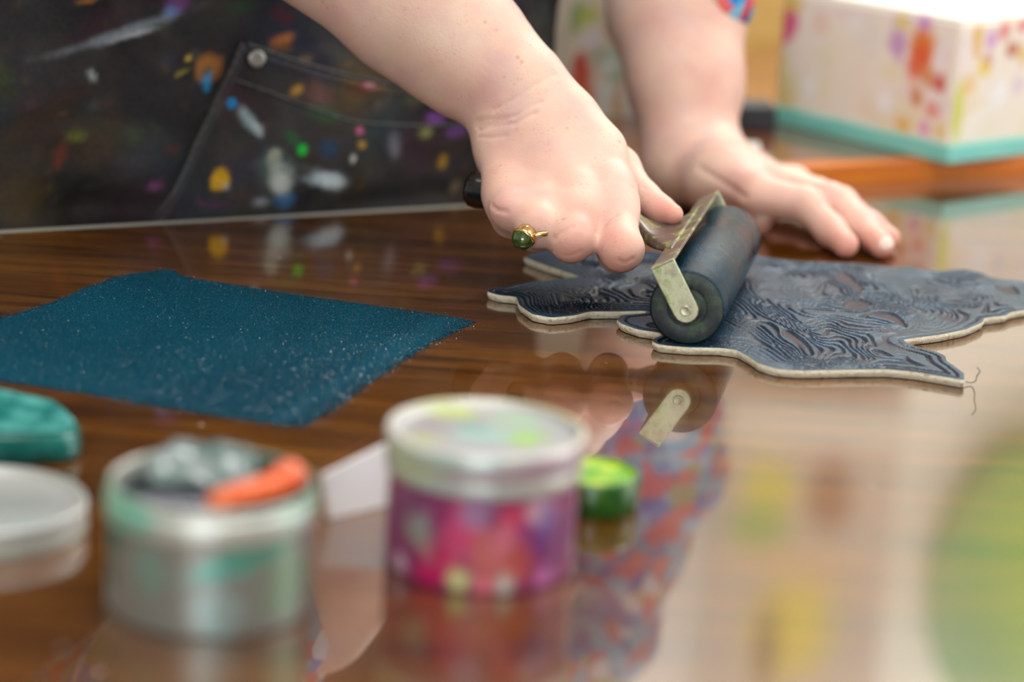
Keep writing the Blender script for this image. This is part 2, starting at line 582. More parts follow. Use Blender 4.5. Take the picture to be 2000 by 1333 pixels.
# ------------------------------------------------------------------ carved printing block
OUT = [(951, 570), (974, 577), (1009, 580), (1014, 596), (1039, 614), (1077, 621), (1120, 617), (1152, 609), (1206, 609), (1262, 608),
       (1262, 612), (1214, 616), (1205, 625), (1214, 633), (1244, 644), (1290, 651), (1293, 656), (1276, 662), (1274, 668), (1287, 674), (1341, 679), (1406, 680), (1438, 684),
       (1463, 698), (1482, 711), (1519, 722), (1568, 725), (1649, 723), (1730, 722), (1784, 727), (1838, 736), (1884, 744), (1883, 730), (1865, 716),
       (1849, 706), (1846, 695), (1827, 687), (1795, 679), (1773, 671), (1762, 664), (1784, 661), (1838, 654), (1887, 644), (1919, 630), (1922, 622),
       (1946, 619), (1965, 617), (1973, 611), (2000, 606), (2050, 598), (2090, 585), (2110, 570), (2080, 558), (2000, 549), (1962, 546), (1930, 541), (1919, 533), (1887, 526),
       (1860, 527), (1838, 530), (1806, 527), (1773, 519), (1746, 522), (1676, 514), (1568, 511), (1514, 506), (1487, 500), (1400, 492), (1300, 494), (1240, 489), (1170, 481),
       (1100, 483), (1055, 490), (1022, 502), (1060, 517), (1100, 530), (1134, 541), (1085, 546), (1039, 551), (990, 560), (958, 564)]
ZB = .0043
outw = np.array([W(u, v, z=ZB)[:2] for u, v in OUT])


def resample(poly, step):
    P = np.vstack([poly, poly[:1]]); out = []
    for a, b in zip(P[:-1], P[1:]):
        n = max(1, int(round(np.linalg.norm(b - a) / step)))
        for i in range(n): out.append(a + (b - a) * i / n)
    return np.array(out)


def smooth_closed(p, it=3):
    for _ in range(it): p = .25 * np.roll(p, 1, 0) + .5 * p + .25 * np.roll(p, -1, 0)
    return p


def inside(P, poly):
    x, y = P[:, 0], P[:, 1]; r = np.zeros(len(P), bool)
    for (x0, y0), (x1, y1) in zip(poly, np.roll(poly, -1, 0)):
        if y0 == y1: continue
        c = ((y0 > y) != (y1 > y)) & (x < (x1 - x0) * (y - y0) / (y1 - y0) + x0)
        r ^= c
    return r


def edge_dist(P, poly):
    d = np.full(len(P), 9.0)
    for a, b in zip(poly, np.roll(poly, -1, 0)):
        ba = b - a; h = np.clip(((P - a) @ ba) / (ba @ ba + 1e-15), 0, 1)
        d = np.minimum(d, np.hypot(*(P - a - h[:, None] * ba).T))
    return d


def fill_shape(poly, sx, sy, inset):
    """(points, triangles, number of rim points): rim first, then a grid inside"""
    lo, hi = poly.min(0), poly.max(0)
    gx, gy = np.meshgrid(np.arange(lo[0], hi[0], sx), np.arange(lo[1], hi[1], sy))
    gx = gx + (np.arange(gx.shape[0]) % 2)[:, None] * sx * .5
    G = np.stack([gx.ravel(), gy.ravel()], 1)
    G = G[inside(G, poly)]
    coarse = poly[::3] if len(poly) > 300 else poly
    G = G[edge_dist(G, coarse) > inset]
    P = np.vstack([poly, G]); n = len(poly)
    r = delaunay_2d_cdt([Vector(p) for p in P], [(i, (i + 1) % n) for i in range(n)], [], 1, 1e-7)
    V = np.array([tuple(v) for v in r[0]]); F = np.array([f for f in r[2] if len(f) == 3])
    c = V[F].mean(1)
    F = F[inside(c, poly)]
    a = V[F]; cr = (a[:, 1, 0] - a[:, 0, 0]) * (a[:, 2, 1] - a[:, 0, 1]) - (a[:, 1, 1] - a[:, 0, 1]) * (a[:, 2, 0] - a[:, 0, 0])
    F[cr < 0] = F[cr < 0][:, ::-1]
    return V, F


rim = smooth_closed(resample(outw, .0012), 4)
BV, BF = fill_shape(rim, .00075, .0011, .0006)
px, py = BV[:, 0], BV[:, 1]
bd = edge_dist(BV, rim[::4])
# carving: contour-like gouge lines that follow the outline near it and swirl in the middle
wx = fbm(px * 16, py * 9, 3, 1) * .022; wy = fbm(px * 16 + 7, py * 9 + 3, 3, 5) * .03
f1 = fbm((px + wx) * 13, (py + wy) * 6.5, 2, 11)
phi = np.minimum(bd, .02) / .0034 + f1 * 15 * sstep(.002, .03, bd)
line = .5 + .5 * np.cos(2 * math.pi * phi)
amp = sstep(-.45, .2, fbm(px * 18, py * 9, 2, 21)) * .8 + .2
groove = sstep(.60, .90, line) * amp
patch = sstep(.50, .62, fbm((px + wx) * 34, (py + wy) * 15, 2, 31)) * sstep(.006, .02, bd)
carve = np.clip(np.maximum(groove, patch), 0, 1) * sstep(.0005, .002, bd)
zz = ZB - .0015 * carve + .00012 * noise2(px * 700, py * 700, 3)
blk = thing('printing_block', tuple(np.append(outw.mean(0), 0)), 'carved relief printing block rolled with dark blue ink, pale cut edge', 'printing block')
bl = np.array(blk.location)
m_bink = Mat('block_ink', rough=.33, spec=.3)
_a = m_bink.attr('carve').outputs['Fac']
_nn = m_bink.noise(m_bink.coords(), 900, 2)
_tone = m_bink.ramp(m_bink.noise(m_bink.coords((1, 2.2, 1)), 26, 4), [(.35, lin(8, 40, 60)), (.68, lin(30, 70, 94))])
_bare = m_bink.ramp(m_bink.noise(m_bink.coords(), 60, 3), [(.3, lin(40, 33, 42)), (.7, lin(72, 58, 62))])
m_bink.base(m_bink.mix(_a, _tone, _bare))
m_bink.link(m_bink.ramp(_a, [(.2, .34), (.8, .6)]), m_bink.p.inputs['Roughness'])
m_bink.bump(_nn, .5, .0006)
mesh_obj('inked_face', np.column_stack([BV[:, 0], BV[:, 1], zz]) - bl, BF, m_bink, blk, attrs={'carve': carve})
m_cream = Mat('cut_edge', lin(226, 214, 184), .85)
m_cream.base(m_cream.ramp(m_cream.noise(m_cream.coords(), 350, 4), [(.25, lin(176, 160, 124)), (.42, lin(226, 216, 188)), (.75, lin(240, 233, 214))]))
m_cream.bump(m_cream.noise(m_cream.coords(), 900, 3), .6, .0008)
n = len(rim); lay = 6
nrm2 = np.stack([np.roll(rim, -1, 0)[:, 1] - np.roll(rim, 1, 0)[:, 1], np.roll(rim, 1, 0)[:, 0] - np.roll(rim, -1, 0)[:, 0]], 1)
nrm2 /= np.linalg.norm(nrm2, axis=1)[:, None] + 1e-12
ar = np.cumsum(np.linalg.norm(np.roll(rim, -1, 0) - rim, axis=1))
area2 = np.sum(rim[:, 0] * np.roll(rim[:, 1], -1) - np.roll(rim[:, 0], -1) * rim[:, 1])
if area2 < 0: nrm2 = -nrm2
vs = []
for k in range(lay + 1):
    f = k / lay
    bulge = .00045 * math.sin(math.pi * f) - .0009 * f * f + .00035 * noise2(ar * 700, f * 3 + 0 * ar, 4) * (0 if k == 0 else 1)
    vs.append(np.column_stack([rim + nrm2 * np.broadcast_to(bulge, (n,))[:, None], np.full(n, ZB * (1 - f) + .0003 * f)]))
vs = np.concatenate(vs)
i, j = np.meshgrid(np.arange(lay), np.arange(n), indexing='ij'); j2 = (j + 1) % n
fs = np.stack([i * n + j, (i + 1) * n + j, (i + 1) * n + j2, i * n + j2], -1).reshape(-1, 4)
if area2 < 0: fs = fs[:, ::-1]
o = mesh_obj('cut_edge', vs - bl, fs, m_cream, blk)
o['label'] = 'rough cream cut edge of the block'

# ------------------------------------------------------------------ rolled-out ink film
INK = [(-160, 665), (-60, 638), (0, 620), (60, 603), (125, 580), (165, 560), (195, 553), (215, 542), (260, 533), (300, 530), (325, 524), (345, 530), (360, 540), (480, 560),
       (600, 578), (720, 595), (800, 606), (880, 618), (935, 628), (915, 641), (870, 662), (800, 702), (720, 757), (660, 801), (600, 836), (560, 836), (500, 828),
       (420, 816), (300, 796), (150, 770), (0, 748), (-160, 722)]
inkw = np.array([W(u, v, z=0)[:2] for u, v in INK])
irim = smooth_closed(resample(inkw, .002), 2)
ctr = irim.mean(0)
IV, IF = fill_shape(irim, .0022, .003, .0015)
ied = edge_dist(IV, irim[::2])
thin = fbm(IV[:, 0] * 9, IV[:, 1] * 5, 3, 41)
# pass marks of the roller: thinner bands along the right and the near side
ra_, rb_ = W(900, 640, z=0)[:2], W(640, 800, z=0)[:2]
band = np.exp(-((np.abs((IV - ra_) @ np.array([-(rb_ - ra_)[1], (rb_ - ra_)[0]]) / np.linalg.norm(rb_ - ra_)) - .012) / .006) ** 2)
lf = sstep(-.17, -.33, IV[:, 0])
film = thing('ink_film', tuple(np.append(ctr, 0)), 'dark teal ink rolled out flat on the table in a four-sided patch', 'ink')
m_ink = Mat('teal_ink', rough=.3, spec=.2)
_th = m_ink.attr('thin').outputs['Fac']
_fine = m_ink.noise(m_ink.coords(), 1100, 2, .6)
_cc = m_ink.mix(_th, lin(0, 62, 82), lin(8, 84, 106))
_cc = m_ink.mix(1.0, _cc, m_ink.ramp(_fine, [(.3, .7), (.7, 1.15)]), 'MULTIPLY')
m_ink.base(_cc)
_vo = m_ink.node('ShaderNodeTexVoronoi'); _vo.inputs['Scale'].default_value = 900
m_ink.link(m_ink.coords(), _vo.inputs['Vector'])
m_ink.bump(_vo.outputs['Distance'], 1.0, .0016)
_pk = m_ink.noise(m_ink.coords(), 1500, 1)
m_ink.link(m_ink.ramp(_pk, [(.60, .03), (.66, .5)]), m_ink.p.inputs['Specular IOR Level'])
m_ink.link(m_ink.ramp(_pk, [(.60, .45), (.66, .12)]), m_ink.p.inputs['Roughness'])
_ed = m_ink.attr('edge').outputs['Fac']
_al = m_ink.math('ADD', _ed, m_ink.math('MULTIPLY', m_ink.math('SUBTRACT', m_ink.noise(m_ink.coords(), 380, 3, .75), .5), .022))
m_ink.link(m_ink.ramp(m_ink.math('MULTIPLY', _al, 100), [(.05, 0.0), (.30, 1.0)]), m_ink.p.inputs['Alpha'])
mesh_obj('ink_surface', np.column_stack([IV - ctr, np.full(len(IV), .00035) * sstep(0, .004, ied) + .00012]), IF, m_ink, film,
         attrs={'thin': np.clip(.3 + .5 * thin + .55 * band + .55 * lf, 0, 1), 'edge': ied})

# tacky peaks of ink that catch the light, denser inside, thinning out past the rim
lo_, hi_ = irim.min(0) - .01, irim.max(0) + .01
pk_ = rng.uniform(lo_, hi_, size=(60000, 2))
pin = inside(pk_, irim); ped = edge_dist(pk_, irim[::3])
keep = np.where(pin, rng.random(len(pk_)) < .62, rng.random(len(pk_)) < .45 * np.exp(-ped / .0020))
pk_ = pk_[keep & (pk_[:, 0] > -.30)]; NPK = len(pk_)
sz_ = rng.uniform(.00015, .00040, NPK); hh = sz_ * rng.uniform(.3, .8, NPK)
a0_ = rng.uniform(0, 2 * math.pi, NPK)
pvv = []
for kk in range(3):
    an = a0_ + kk * 2 * math.pi / 3
    pvv.append(np.column_stack([pk_[:, 0] + sz_ * np.cos(an), pk_[:, 1] + sz_ * np.sin(an), np.where(inside(pk_, irim), .00046, .0001)]))
pvv.append(np.column_stack([pk_[:, 0] + rng.normal(0, .3, NPK) * sz_, pk_[:, 1] + rng.normal(0, .3, NPK) * sz_, np.where(inside(pk_, irim), .00046, .0001) + hh]))
pvv = np.concatenate(pvv); b_ = np.arange(NPK)
pff = np.concatenate([np.column_stack([b_ + NPK * q_, b_ + NPK * ((q_ + 1) % 3), b_ + NPK * 3]) for q_ in range(3)])
m_peak = Mat('teal_ink_peak', lin(4, 76, 96), .1, spec=1.0, coat=1.0, coat_rough=.05, coat_ior=1.9)
m_peak.base(m_peak.ramp(m_peak.noise(m_peak.coords(), 400, 1), [(.35, lin(2, 66, 86)), (.65, lin(10, 92, 112))]))
stp = mesh_obj('ink_stipple', np.column_stack([pvv[:, :2] - ctr, pvv[:, 2]]), pff, m_peak, film, smooth=False)
stp['kind'] = 'stuff'

# ------------------------------------------------------------------ brayer
RR = .0187
pa = W(1342, 602, z=ZB + RR); pb = W(1421, 466, z=ZB + RR)
AX = unit(pb - pa); RLEN = np.linalg.norm(pb - pa)
PX = np.array([AX[1], -AX[0], 0])                    # towards +x, across the roller
UP = np.array([0, 0, 1.0])
br = thing('brayer', tuple(pa * np.array([1, 1, 0]) + np.array([0, 0, ZB])), 'hand roller with dark blue inked rubber and paint-stained metal frame', 'roller')
bo = np.array(br.location)
fr = (pa - bo, PX, UP, AX)


def roller_mat():
    m = Mat('inked_rubber', rough=.3, spec=.2)
    v = m.coords((1, 1, 1))
    n1 = m.noise(v, 45, 3, .5); n2 = m.noise(v, 1300, 2)
    m.base(m.ramp(n1, [(.3, lin(4, 30, 42)), (.7, lin(14, 54, 70))]))
    m.bump(n2, .6, .0006)
    m.link(m.ramp(n1, [(.3, .2), (.7, .42)]), m.p.inputs['Roughness'])
    return m


m_rub = roller_mat()
m_end = Mat('stained_rubber_end', rough=.55)
m_end.base(m_end.ramp(m_end.noise(m_end.coords(), 110, 5, .65), [(.3, lin(26, 36, 40)), (.5, lin(50, 60, 62)), (.61, lin(72, 90, 64)), (.67, lin(46, 56, 58)), (.8, lin(50, 92, 98))]))
m_met = Mat('stained_metal', rough=.38, metal=.55)
_n1 = m_met.noise(m_met.coords(), 130, 5, .6)
m_met.base(m_met.ramp(_n1, [(.25, lin(96, 84, 70)), (.40, lin(176, 176, 150)), (.55, lin(204, 208, 176)), (.66, lin(168, 184, 130)), (.8, lin(120, 106, 88))]))
m_met.bump(_n1, .3, .0006)
m_met2 = Mat('painted_metal', rough=.33, metal=.4)
_n2 = m_met2.noise(m_met2.coords(), 95, 5, .65, .5)
m_met2.base(m_met2.ramp(_n2, [(.2, lin(56, 48, 46)), (.4, lin(104, 86, 78)), (.54, lin(112, 104, 92)), (.60, lin(170, 184, 84)), (.64, lin(104, 94, 86)), (.72, lin(76, 112, 124)), (.85, lin(64, 52, 50))]))
m_met2.bump(_n2, .35, .0008)
m_black = Mat('black_lacquer', lin(20, 18, 18), .18)
lathe('roller', [(RR - .0008, 0.0), (RR, .0008), (RR, RLEN - .0008), (RR - .0008, RLEN)], m_rub, br, 96, frame=fr)
for z0, d in ((0, 1), (RLEN, -1)):
    rl = lathe('roller_end', [(.0095, z0 + d * .0012), (.0098, z0 + d * .0004), (.0105, z0), (RR - .0012, z0), (RR - .0007, z0 + d * .0004)][::d], m_end, br, 72, frame=fr)
    lathe('core_cap', [(.0001, z0 + d * .0006), (.0060, z0 + d * .0006), (.0066, z0 + d * .0016), (.0097, z0 + d * .0016)][::d], m_met if d < 0 else m_end, br, 60, frame=fr)


# yoke: two flat arms on the roller ends and a crossbar behind the roller
def BP(x, h, a):          # brayer coordinates: across, up, along (from the near end)
    return pa - bo + PX * x + UP * h + AX * a


sdir = np.array([-.515, .857]); sperp = np.array([.857, .515])
SLEN, SW, ST = .0262, .0063, .0018
for a0, sg in ((-.0040, 1), (RLEN + .0040, -1)):
    pts = []
    for k in range(9):                                # rounded foot round the axle
        th = math.pi + math.pi * k / 8
        c = sperp * math.cos(th) * SW + sdir * math.sin(th) * SW
        pts.append(c)
    pts += [sperp * SW + sdir * SLEN, -sperp * SW + sdir * SLEN]
    n = len(pts); v = [BP(p[0], p[1], a0) for p in pts] + [BP(p[0], p[1], a0 - sg * ST) for p in pts]
    f = [tuple(range(n)), tuple(range(n, 2 * n))[::-1]] + [(k, n + k, n + (k + 1) % n, (k + 1) % n) for k in range(n)]
    if sg < 0: f = [tuple(reversed(q)) for q in f]
    arm = bevel(mesh_obj('yoke_arm', v, f, m_met, br, smooth=False), .0005)
    lathe('axle_bolt', [(.0028, 0), (.0027, .0006), (.0023, .0008), (.0018, .0006), (.0001, .0006)], m_met, arm, 24,
          frame=(BP(0, 0, a0 - sg * ST), PX, UP, -AX * sg))
v = []
for a in (-.0040 - ST, RLEN + .0040 + ST):
    for h in (SLEN, SLEN - ST):
        for w in (-SW, SW):
            c = sdir * h + sperp * w; v.append(BP(c[0], c[1], a))
f = [(0, 1, 5, 4), (2, 6, 7, 3), (0, 4, 6, 2), (1, 3, 7, 5), (0, 2, 3, 1), (4, 5, 7, 6)]
bevel(mesh_obj('crossbar', v, f, m_met2, br, smooth=False), .0006)
# cast gusset from the crossbar to the handle socket
mid = RLEN * .5
cb = sdir * (SLEN - .0006)
neck = np.array([-.046, .0265])
gs = []
NG = 15
for k in range(NG):
    t = k / (NG - 1)
    c = cb * (1 - t) + neck * t + np.array([0, -.0075 * math.sin(math.pi * t)])
    hw = .052 * (1 - t) ** 2.1 + .0065                # half width along the axle
    th_ = .0018 * (1 - t) + .0060 * t                 # half thickness
    ring = []
    for q in range(20):
        a = 2 * math.pi * q / 20
        ca, sa = math.cos(a), math.sin(a)
        ex = .45 if t < .5 else .45 + (t - .5) * 1.1
        la = hw * math.copysign(abs(ca) ** ex, ca); lb = th_ * math.copysign(abs(sa) ** ex, sa)
        dirv = unit(neck - cb); nv = np.array([-dirv[1], dirv[0]])
        pp = c + nv * lb * -1
        ring.append(BP(pp[0], pp[1], mid + la))
    gs.append(ring)
gv = np.array(gs).reshape(-1, 3)
gf = [(i * 20 + j, i * 20 + (j + 1) % 20, (i + 1) * 20 + (j + 1) % 20, (i + 1) * 20 + j) for i in range(NG - 1) for j in range(20)]
gf += [tuple(range(20))[::-1], tuple(range((NG - 1) * 20, NG * 20))]
mesh_obj('gusset', gv, gf, m_met2, br)
h0 = BP(neck[0], neck[1], mid); hdir = unit(-PX + UP * .05 + AX * .02)
hx = unit(np.cross(UP, hdir)); hy = np.cross(hdir, hx)
lathe('ferrule', [(.0060, -.004), (.0075, -.002), (.0080, .006), (.0076, .008), (.0001, .008)], m_met2, br, 40, frame=(h0, hx, hy, hdir))
lathe('handle', [(.0072, .004), (.0085, .012), (.0108, .03), (.0112, .05), (.0102, .064), (.0092, .072), (.0098, .080), (.0092, .0845), (.0065, .0870), (.0001, .0880)], m_black, br, 48,
      frame=(h0, hx, hy, hdir))

# ------------------------------------------------------------------ person
per_c = LT(.041 / E[0] - .205, -.135)
per = thing('person', (per_c[0], per_c[1], FLOOR), 'person in a paint-spattered black apron rolling ink, sleeves pushed up, ring on one hand', 'person')
PO = np.array(per.location)
# --- right arm and hand (holds the roller)
RES = .0013
Fd = Field((-.27, 1.165, .004), (.10, 1.40, .30), RES)
k3 = lambda u, v, Y: W(u, v, Y=Y)
ELB_R = k3(575, -238, 1.311)
# forearm: two bones side by side
Fd.chain([k3(476, -210, 1.315), k3(800, 32, 1.305), k3(902, 117, 1.297), k3(964, 186, 1.287)], [.037, .0300, .0260, .0190], .02, .0)
Fd.chain([k3(673, -246, 1.305), k3(866, 22, 1.300), k3(948, 116, 1.292), k3(1018, 166, 1.283)], [.036, .0285, .0255, .0196], .02, .012)
# palm
MC = dict(i=k3(1191, 372, 1.240), m=k3(1128, 390, 1.232), r=k3(1058, 398, 1.236), p=k3(990, 378, 1.244))
Fd.chain([k3(1035, 175, 1.283), k3(1100, 235, 1.275), k3(1160, 300, 1.262), MC['i']], [.0175, .0165, .0150, .0132], .012, .016)
Fd.chain([k3(1018, 185, 1.283), k3(1062, 260, 1.268), MC['m']], [.0175, .0160, .0128], .012, .014)
Fd.chain([k3(992, 195, 1.284), k3(1022, 270, 1.270), MC['r']], [.0160, .0155, .0124], .012, .012)
Fd.chain([k3(972, 200, 1.286), k3(983, 285, 1.274), MC['p']], [.0142, .0140, .0124], .010, .010)
# heel of the hand and thumb muscle behind
Fd.chain([k3(1060, 220, 1.298), k3(1140, 290, 1.290), k3(1180, 330, 1.285)], [.018, .0165, .013], .012, .014)
Fd.chain([k3(985, 240, 1.300), k3(995, 350, 1.275)], [.014, .012], .01, .012)
# thumb
Fd.chain([k3(1150, 290, 1.298), k3(1208, 328, 1.292), k3(1260, 388, 1.270), k3(1288, 409, 1.261), k3(1314, 419, 1.253)],
         [.0130, .0108, .0078, .0068, .0056], .006, .005)


def finger(mcp, pip, dip, tip, r, kk=.0075):
    Fd.chain([mcp, .5 * (mcp + pip), pip, .5 * (pip + dip), dip, tip], [r[0], r[1] * .99, r[1], r[2] * .97, r[2], r[3]], .004, kk)


def under(p, dx, dy, dz): return p + np.array([dx, dy, dz])


PI_ = k3(1214, 487, 1.196); PM_ = k3(1117, 466, 1.199); PR_ = k3(1049, 441, 1.206); PP_ = k3(998, 409, 1.218)
finger(MC['i'], PI_, under(PI_, -.001, .026, -.0085), under(PI_, -.004, .050, .004), [.0126, .0109, .0095, .0082], .006)
finger(MC['m'], PM_, under(PM_, 0, .028, -.0085), under(PM_, -.003, .052, .003), [.0124, .0116, .0100, .0085], .006)
finger(MC['r'], PR_, under(PR_, 0, .027, -.0095), under(PR_, -.002, .050, .001), [.0120, .0110, .0096, .0082], .006)
finger(MC['p'], PP_, under(PP_, 0, .020, -.0100), under(PP_, -.002, .040, -.002), [.0118, .0102, .0088, .0078], .006)
# flesh that joins the first finger joints
wb = [MC[k_] + (p_ - MC[k_]) * f_ for k_, p_, f_ in (('p', PP_, .45), ('r', PR_, .42), ('m', PM_, .40), ('i', PI_, .28))]
Fd.chain(wb, [.0102, .0108, .0114, .0118], .006, .010)
# knuckle bumps
for key, r_ in (('i', .0092), ('m', .0098), ('r', .0086), ('p', .0092)):
    c_ = MC[key] + np.array([0, -.0045, .0028]); Fd.chain([c_, c_ + np.array([0, .002, .001])], [r_, r_], .002, .006)
RV, RF = Fd.mesh()
RN = vnormals(RV, RF)


def surf(u, v, V=None, N=None):
    """the skin point nearest the camera at a pixel"""
    V = RV if V is None else V
    d = V - CAM; dep = d @ _F
    pu = 1000 + FOC * (d @ _R) / dep; pv = 666.5 + FOC * (d @ _D) / dep
    q = np.hypot(pu - u, pv - v); c = np.where(q < 6)[0]
    if not len(c): return V[np.argmin(q)]
    return V[c[np.argmin(dep[c])]]


SV = RV.copy()
for pts, w_, dp in (
        ([(931, 256), (960, 250), (1000, 240), (1045, 215)], .0011, .0009), ([(926, 238), (955, 235), (1000, 225), (1060, 195)], .0010, .0008),
        ([(924, 246), (950, 244), (985, 236)], .0009, .0009), ([(1085, 140), (1050, 160), (1000, 190), (960, 215)], .0012, .0006),
        ([(930, 270), (955, 268), (985, 262)], .0009, .0006),
        ([(1206, 513), (1222, 516), (1240, 510)], .0009, .0007), ([(1242, 352), (1252, 362), (1260, 366)], .0008, .0006), ([(1238, 362), (1250, 374), (1262, 378)], .0008, .0005),
        ([(1168, 452), (1180, 432), (1200, 415)], .0016, .0010), ([(1095, 500), (1115, 503), (1135, 497)], .0009, .0005),
        ([(955, 402), (968, 412), (985, 414)], .0012, .0010), ([(1078, 470), (1095, 452), (1120, 440)], .0015, .0008)):
    SV = crease(SV, RN, [surf(u, v) for u, v in pts], w_, dp)


def skin_attr(V, reds, nails=()):
    red = np.zeros(len(V)); nail = np.zeros(len(V))
    for p, r_, s_ in reds: red = np.maximum(red, s_ * np.exp(-(np.linalg.norm(V - p, axis=1) / r_) ** 2))
    for p, r_ in nails:
        nail = np.maximum(nail, 1 - sstep(r_ * .8, r_ * 1.1, np.linalg.norm(V - p, axis=1)))
    return red, nail


redR, nailR = skin_attr(SV, [(surf(1140, 415), .012, .9), (surf(1205, 470), .014, .7), (surf(1110, 490), .014, .7), (surf(1310, 425), .016, 1.0), (surf(1215, 525), .012, .8),
                             (surf(1060, 425), .012, .5), (surf(975, 425), .014, .5), (surf(1035, 310), .02, .25), (surf(980, 335), .02, .3)])
# --- left arm and hand (flat on the table)
Fd = Field((.03, 1.33, .0006), (.262, 1.74, .27), .0015)
w_l, w_r = W(1330, 292, z=.034), W(1368, 290, z=.034)
EL_L = np.array([.100, 1.640, .215])
SLV_L = W(1320, 5, Y=1.575)
Fd.chain([EL_L, W(1300, 20, Y=1.572), W(1330, 160, Y=1.545), w_l + np.array([0, .0, 0])], [.040, .0345, .0285, .0215], .02, 0)
Fd.chain([EL_L, W(1342, 20, Y=1.572), W(1348, 160, Y=1.545), w_r], [.040, .0345, .0280, .0205], .02, .02)
MI = W(1480, 382, z=.026); MM = W(1517, 362, z=.028); MR = W(1548, 364, z=.024); MP = W(1550, 358, z=.018)
Fd.chain([w_l, W(1400, 346, z=.028), MI], [.020, .0170, .0120], .012, .016)
Fd.chain([w_r, W(1440, 344, z=.029), MM], [.019, .0148, .0115], .012, .014)
Fd.chain([w_r, W(1460, 346, z=.025), MR], [.018, .0138, .0106], .012, .014)
Fd.chain([w_r, W(1460, 342, z=.018), MP], [.016, .0125, .0095], .012, .014)
# heel
Fd.chain([W(1320, 345, z=.020), W(1400, 350, z=.019)], [.019, .015], .01, .016)
IT, MT, RT, PT = W(1652, 478, z=.0082), W(1722, 480, z=.0082), W(1735, 466, z=.0080), W(1680, 448, z=.0078)
for m_, p_, d_, t_p, r_ in ((MI, W(1572, 398, z=.0245), W(1622, 450, z=.0125), IT, [.0118, .0098, .0088, .0076]),
                            (MM, W(1622, 390, z=.0250), W(1684, 443, z=.0132), MT, [.0118, .0098, .0088, .0074]),
                            (MR, W(1642, 396, z=.0215), W(1700, 445, z=.0120), RT, [.0112, .0094, .0085, .0072]),
                            (MP, W(1612, 388, z=.0150), W(1650, 425, z=.0095), PT, [.0104, .0086, .0076, .0066])):
    Fd.chain([m_, .5 * (m_ + p_), p_, d_, t_p], [r_[0], r_[1] * 1.02, r_[1], r_[2], r_[3]], .005, .006)
TT = W(1484, 436, z=.0088)
Fd.chain([W(1340, 335, z=.026), W(1385, 362, z=.022), W(1440, 400, z=.0145), TT], [.0175, .0135, .0100, .0072], .007, .009)
LV, LF = Fd.mesh()
LN = vnormals(LV, LF)
sl_ = lambda u, v: surf(u, v, LV)
LV2 = LV.copy()
LV2 = crease(LV2, LN, [sl_(1300, 300), sl_(1350, 278), (sl_(1400, 272)), sl_(1425, 272)], .0016, .0010)
LV2 = crease(LV2, LN, [sl_(1361, 327), sl_(1400, 352), sl_(1450, 385)], .0022, .0016)
redL, nailL = skin_attr(LV2, [(IT, .018, 1), (MT, .018, 1), (RT, .018, .9), (TT, .016, .9), (MI, .02, .45), (W(1572, 400, z=.03), .016, .6), (W(1400, 395, z=.03), .03, .6), (W(1300, 215, Y=1.55), .03, .5)],
                        [(surf(1489, 432, LV), .0042), (surf(1736, 477, LV), .0042), (surf(1743, 467, LV), .0038)])
# --- trunk, neck, head, legs in one coarser mesh that the clothes cover
ex, ey, ez = E, NRM, np.array([0, 0, 1.0])
Tf = Field((per_c[0] - .36, per_c[1] - .33, FLOOR), (per_c[0] + .36, per_c[1] + .33, .98), .006)
lean = NRM * .05
Tf.ell(per_c + ez * .02, (ex, ey, ez), (.165, .090, .16), .03)
Tf.ell(per_c + ez * .25 + lean * .5, (ex, ey, ez), (.15, .078, .20), .06)
Tf.ell(per_c + ez * .40 + lean, (ex, ey, ez), (.165, .070, .13), .05)
SH_R = per_c - E * .175 + ez * .455 + lean * 1.2; SH_L = per_c + E * .185 + ez * .44 + lean * 1.0
Tf.chain([SH_R, per_c + ez * .49 + lean, SH_L], [.05, .06, .05], .03, .05)
Tf.chain([per_c + ez * .48 + lean, per_c + ez * .62 + lean * 1.5], [.055, .052], .02, .03)
hc = per_c + ez * .73 + lean * 2.2
Tf.ell(hc, (ex, ey, ez), (.075, .095, .115), .02)
Tf.chain([hc + ey * .08 - ez * .035, hc + ey * .075 - ez * .075], [.035, .03], .02, .03)
Tf.chain([hc + ey * .095 + ez * .01, hc + ey * .11 - ez * .025], [.010, .014], .01, .01)
for sg in (-1, 1):
    Tf.chain([hc + ex * .075 * sg - ez * .02, hc + ex * .079 * sg + ez * .02], [.011, .013], .01, .006)
    hip = per_c + E * .085 * sg - ez * .08
    Tf.chain([hip, hip - ez * .36, np.array([hip[0], hip[1], FLOOR + .07])], [.085, .06, .042], .02, .03)
    ft = np.array([hip[0], hip[1], FLOOR + .032]); Tf.chain([ft, ft + ey * .15], [.034, .028], .02, .02)
Tf.chain([SH_R, .5 * (SH_R + ELB_R) - E * .02, ELB_R], [.05, .043, .036], .02, .04)
Tf.chain([SH_L, .5 * (SH_L + EL_L) + E * .015, EL_L], [.05, .045, .040], .02, .04)
TV, TF = Tf.mesh()
allV = np.vstack([SV, LV2, TV]); allF = np.vstack([RF, LF + len(SV), TF + len(SV) + len(LV2)])
red = np.concatenate([redR, redL, np.full(len(TV), .1)]); nail = np.concatenate([nailR, nailL, np.zeros(len(TV))])

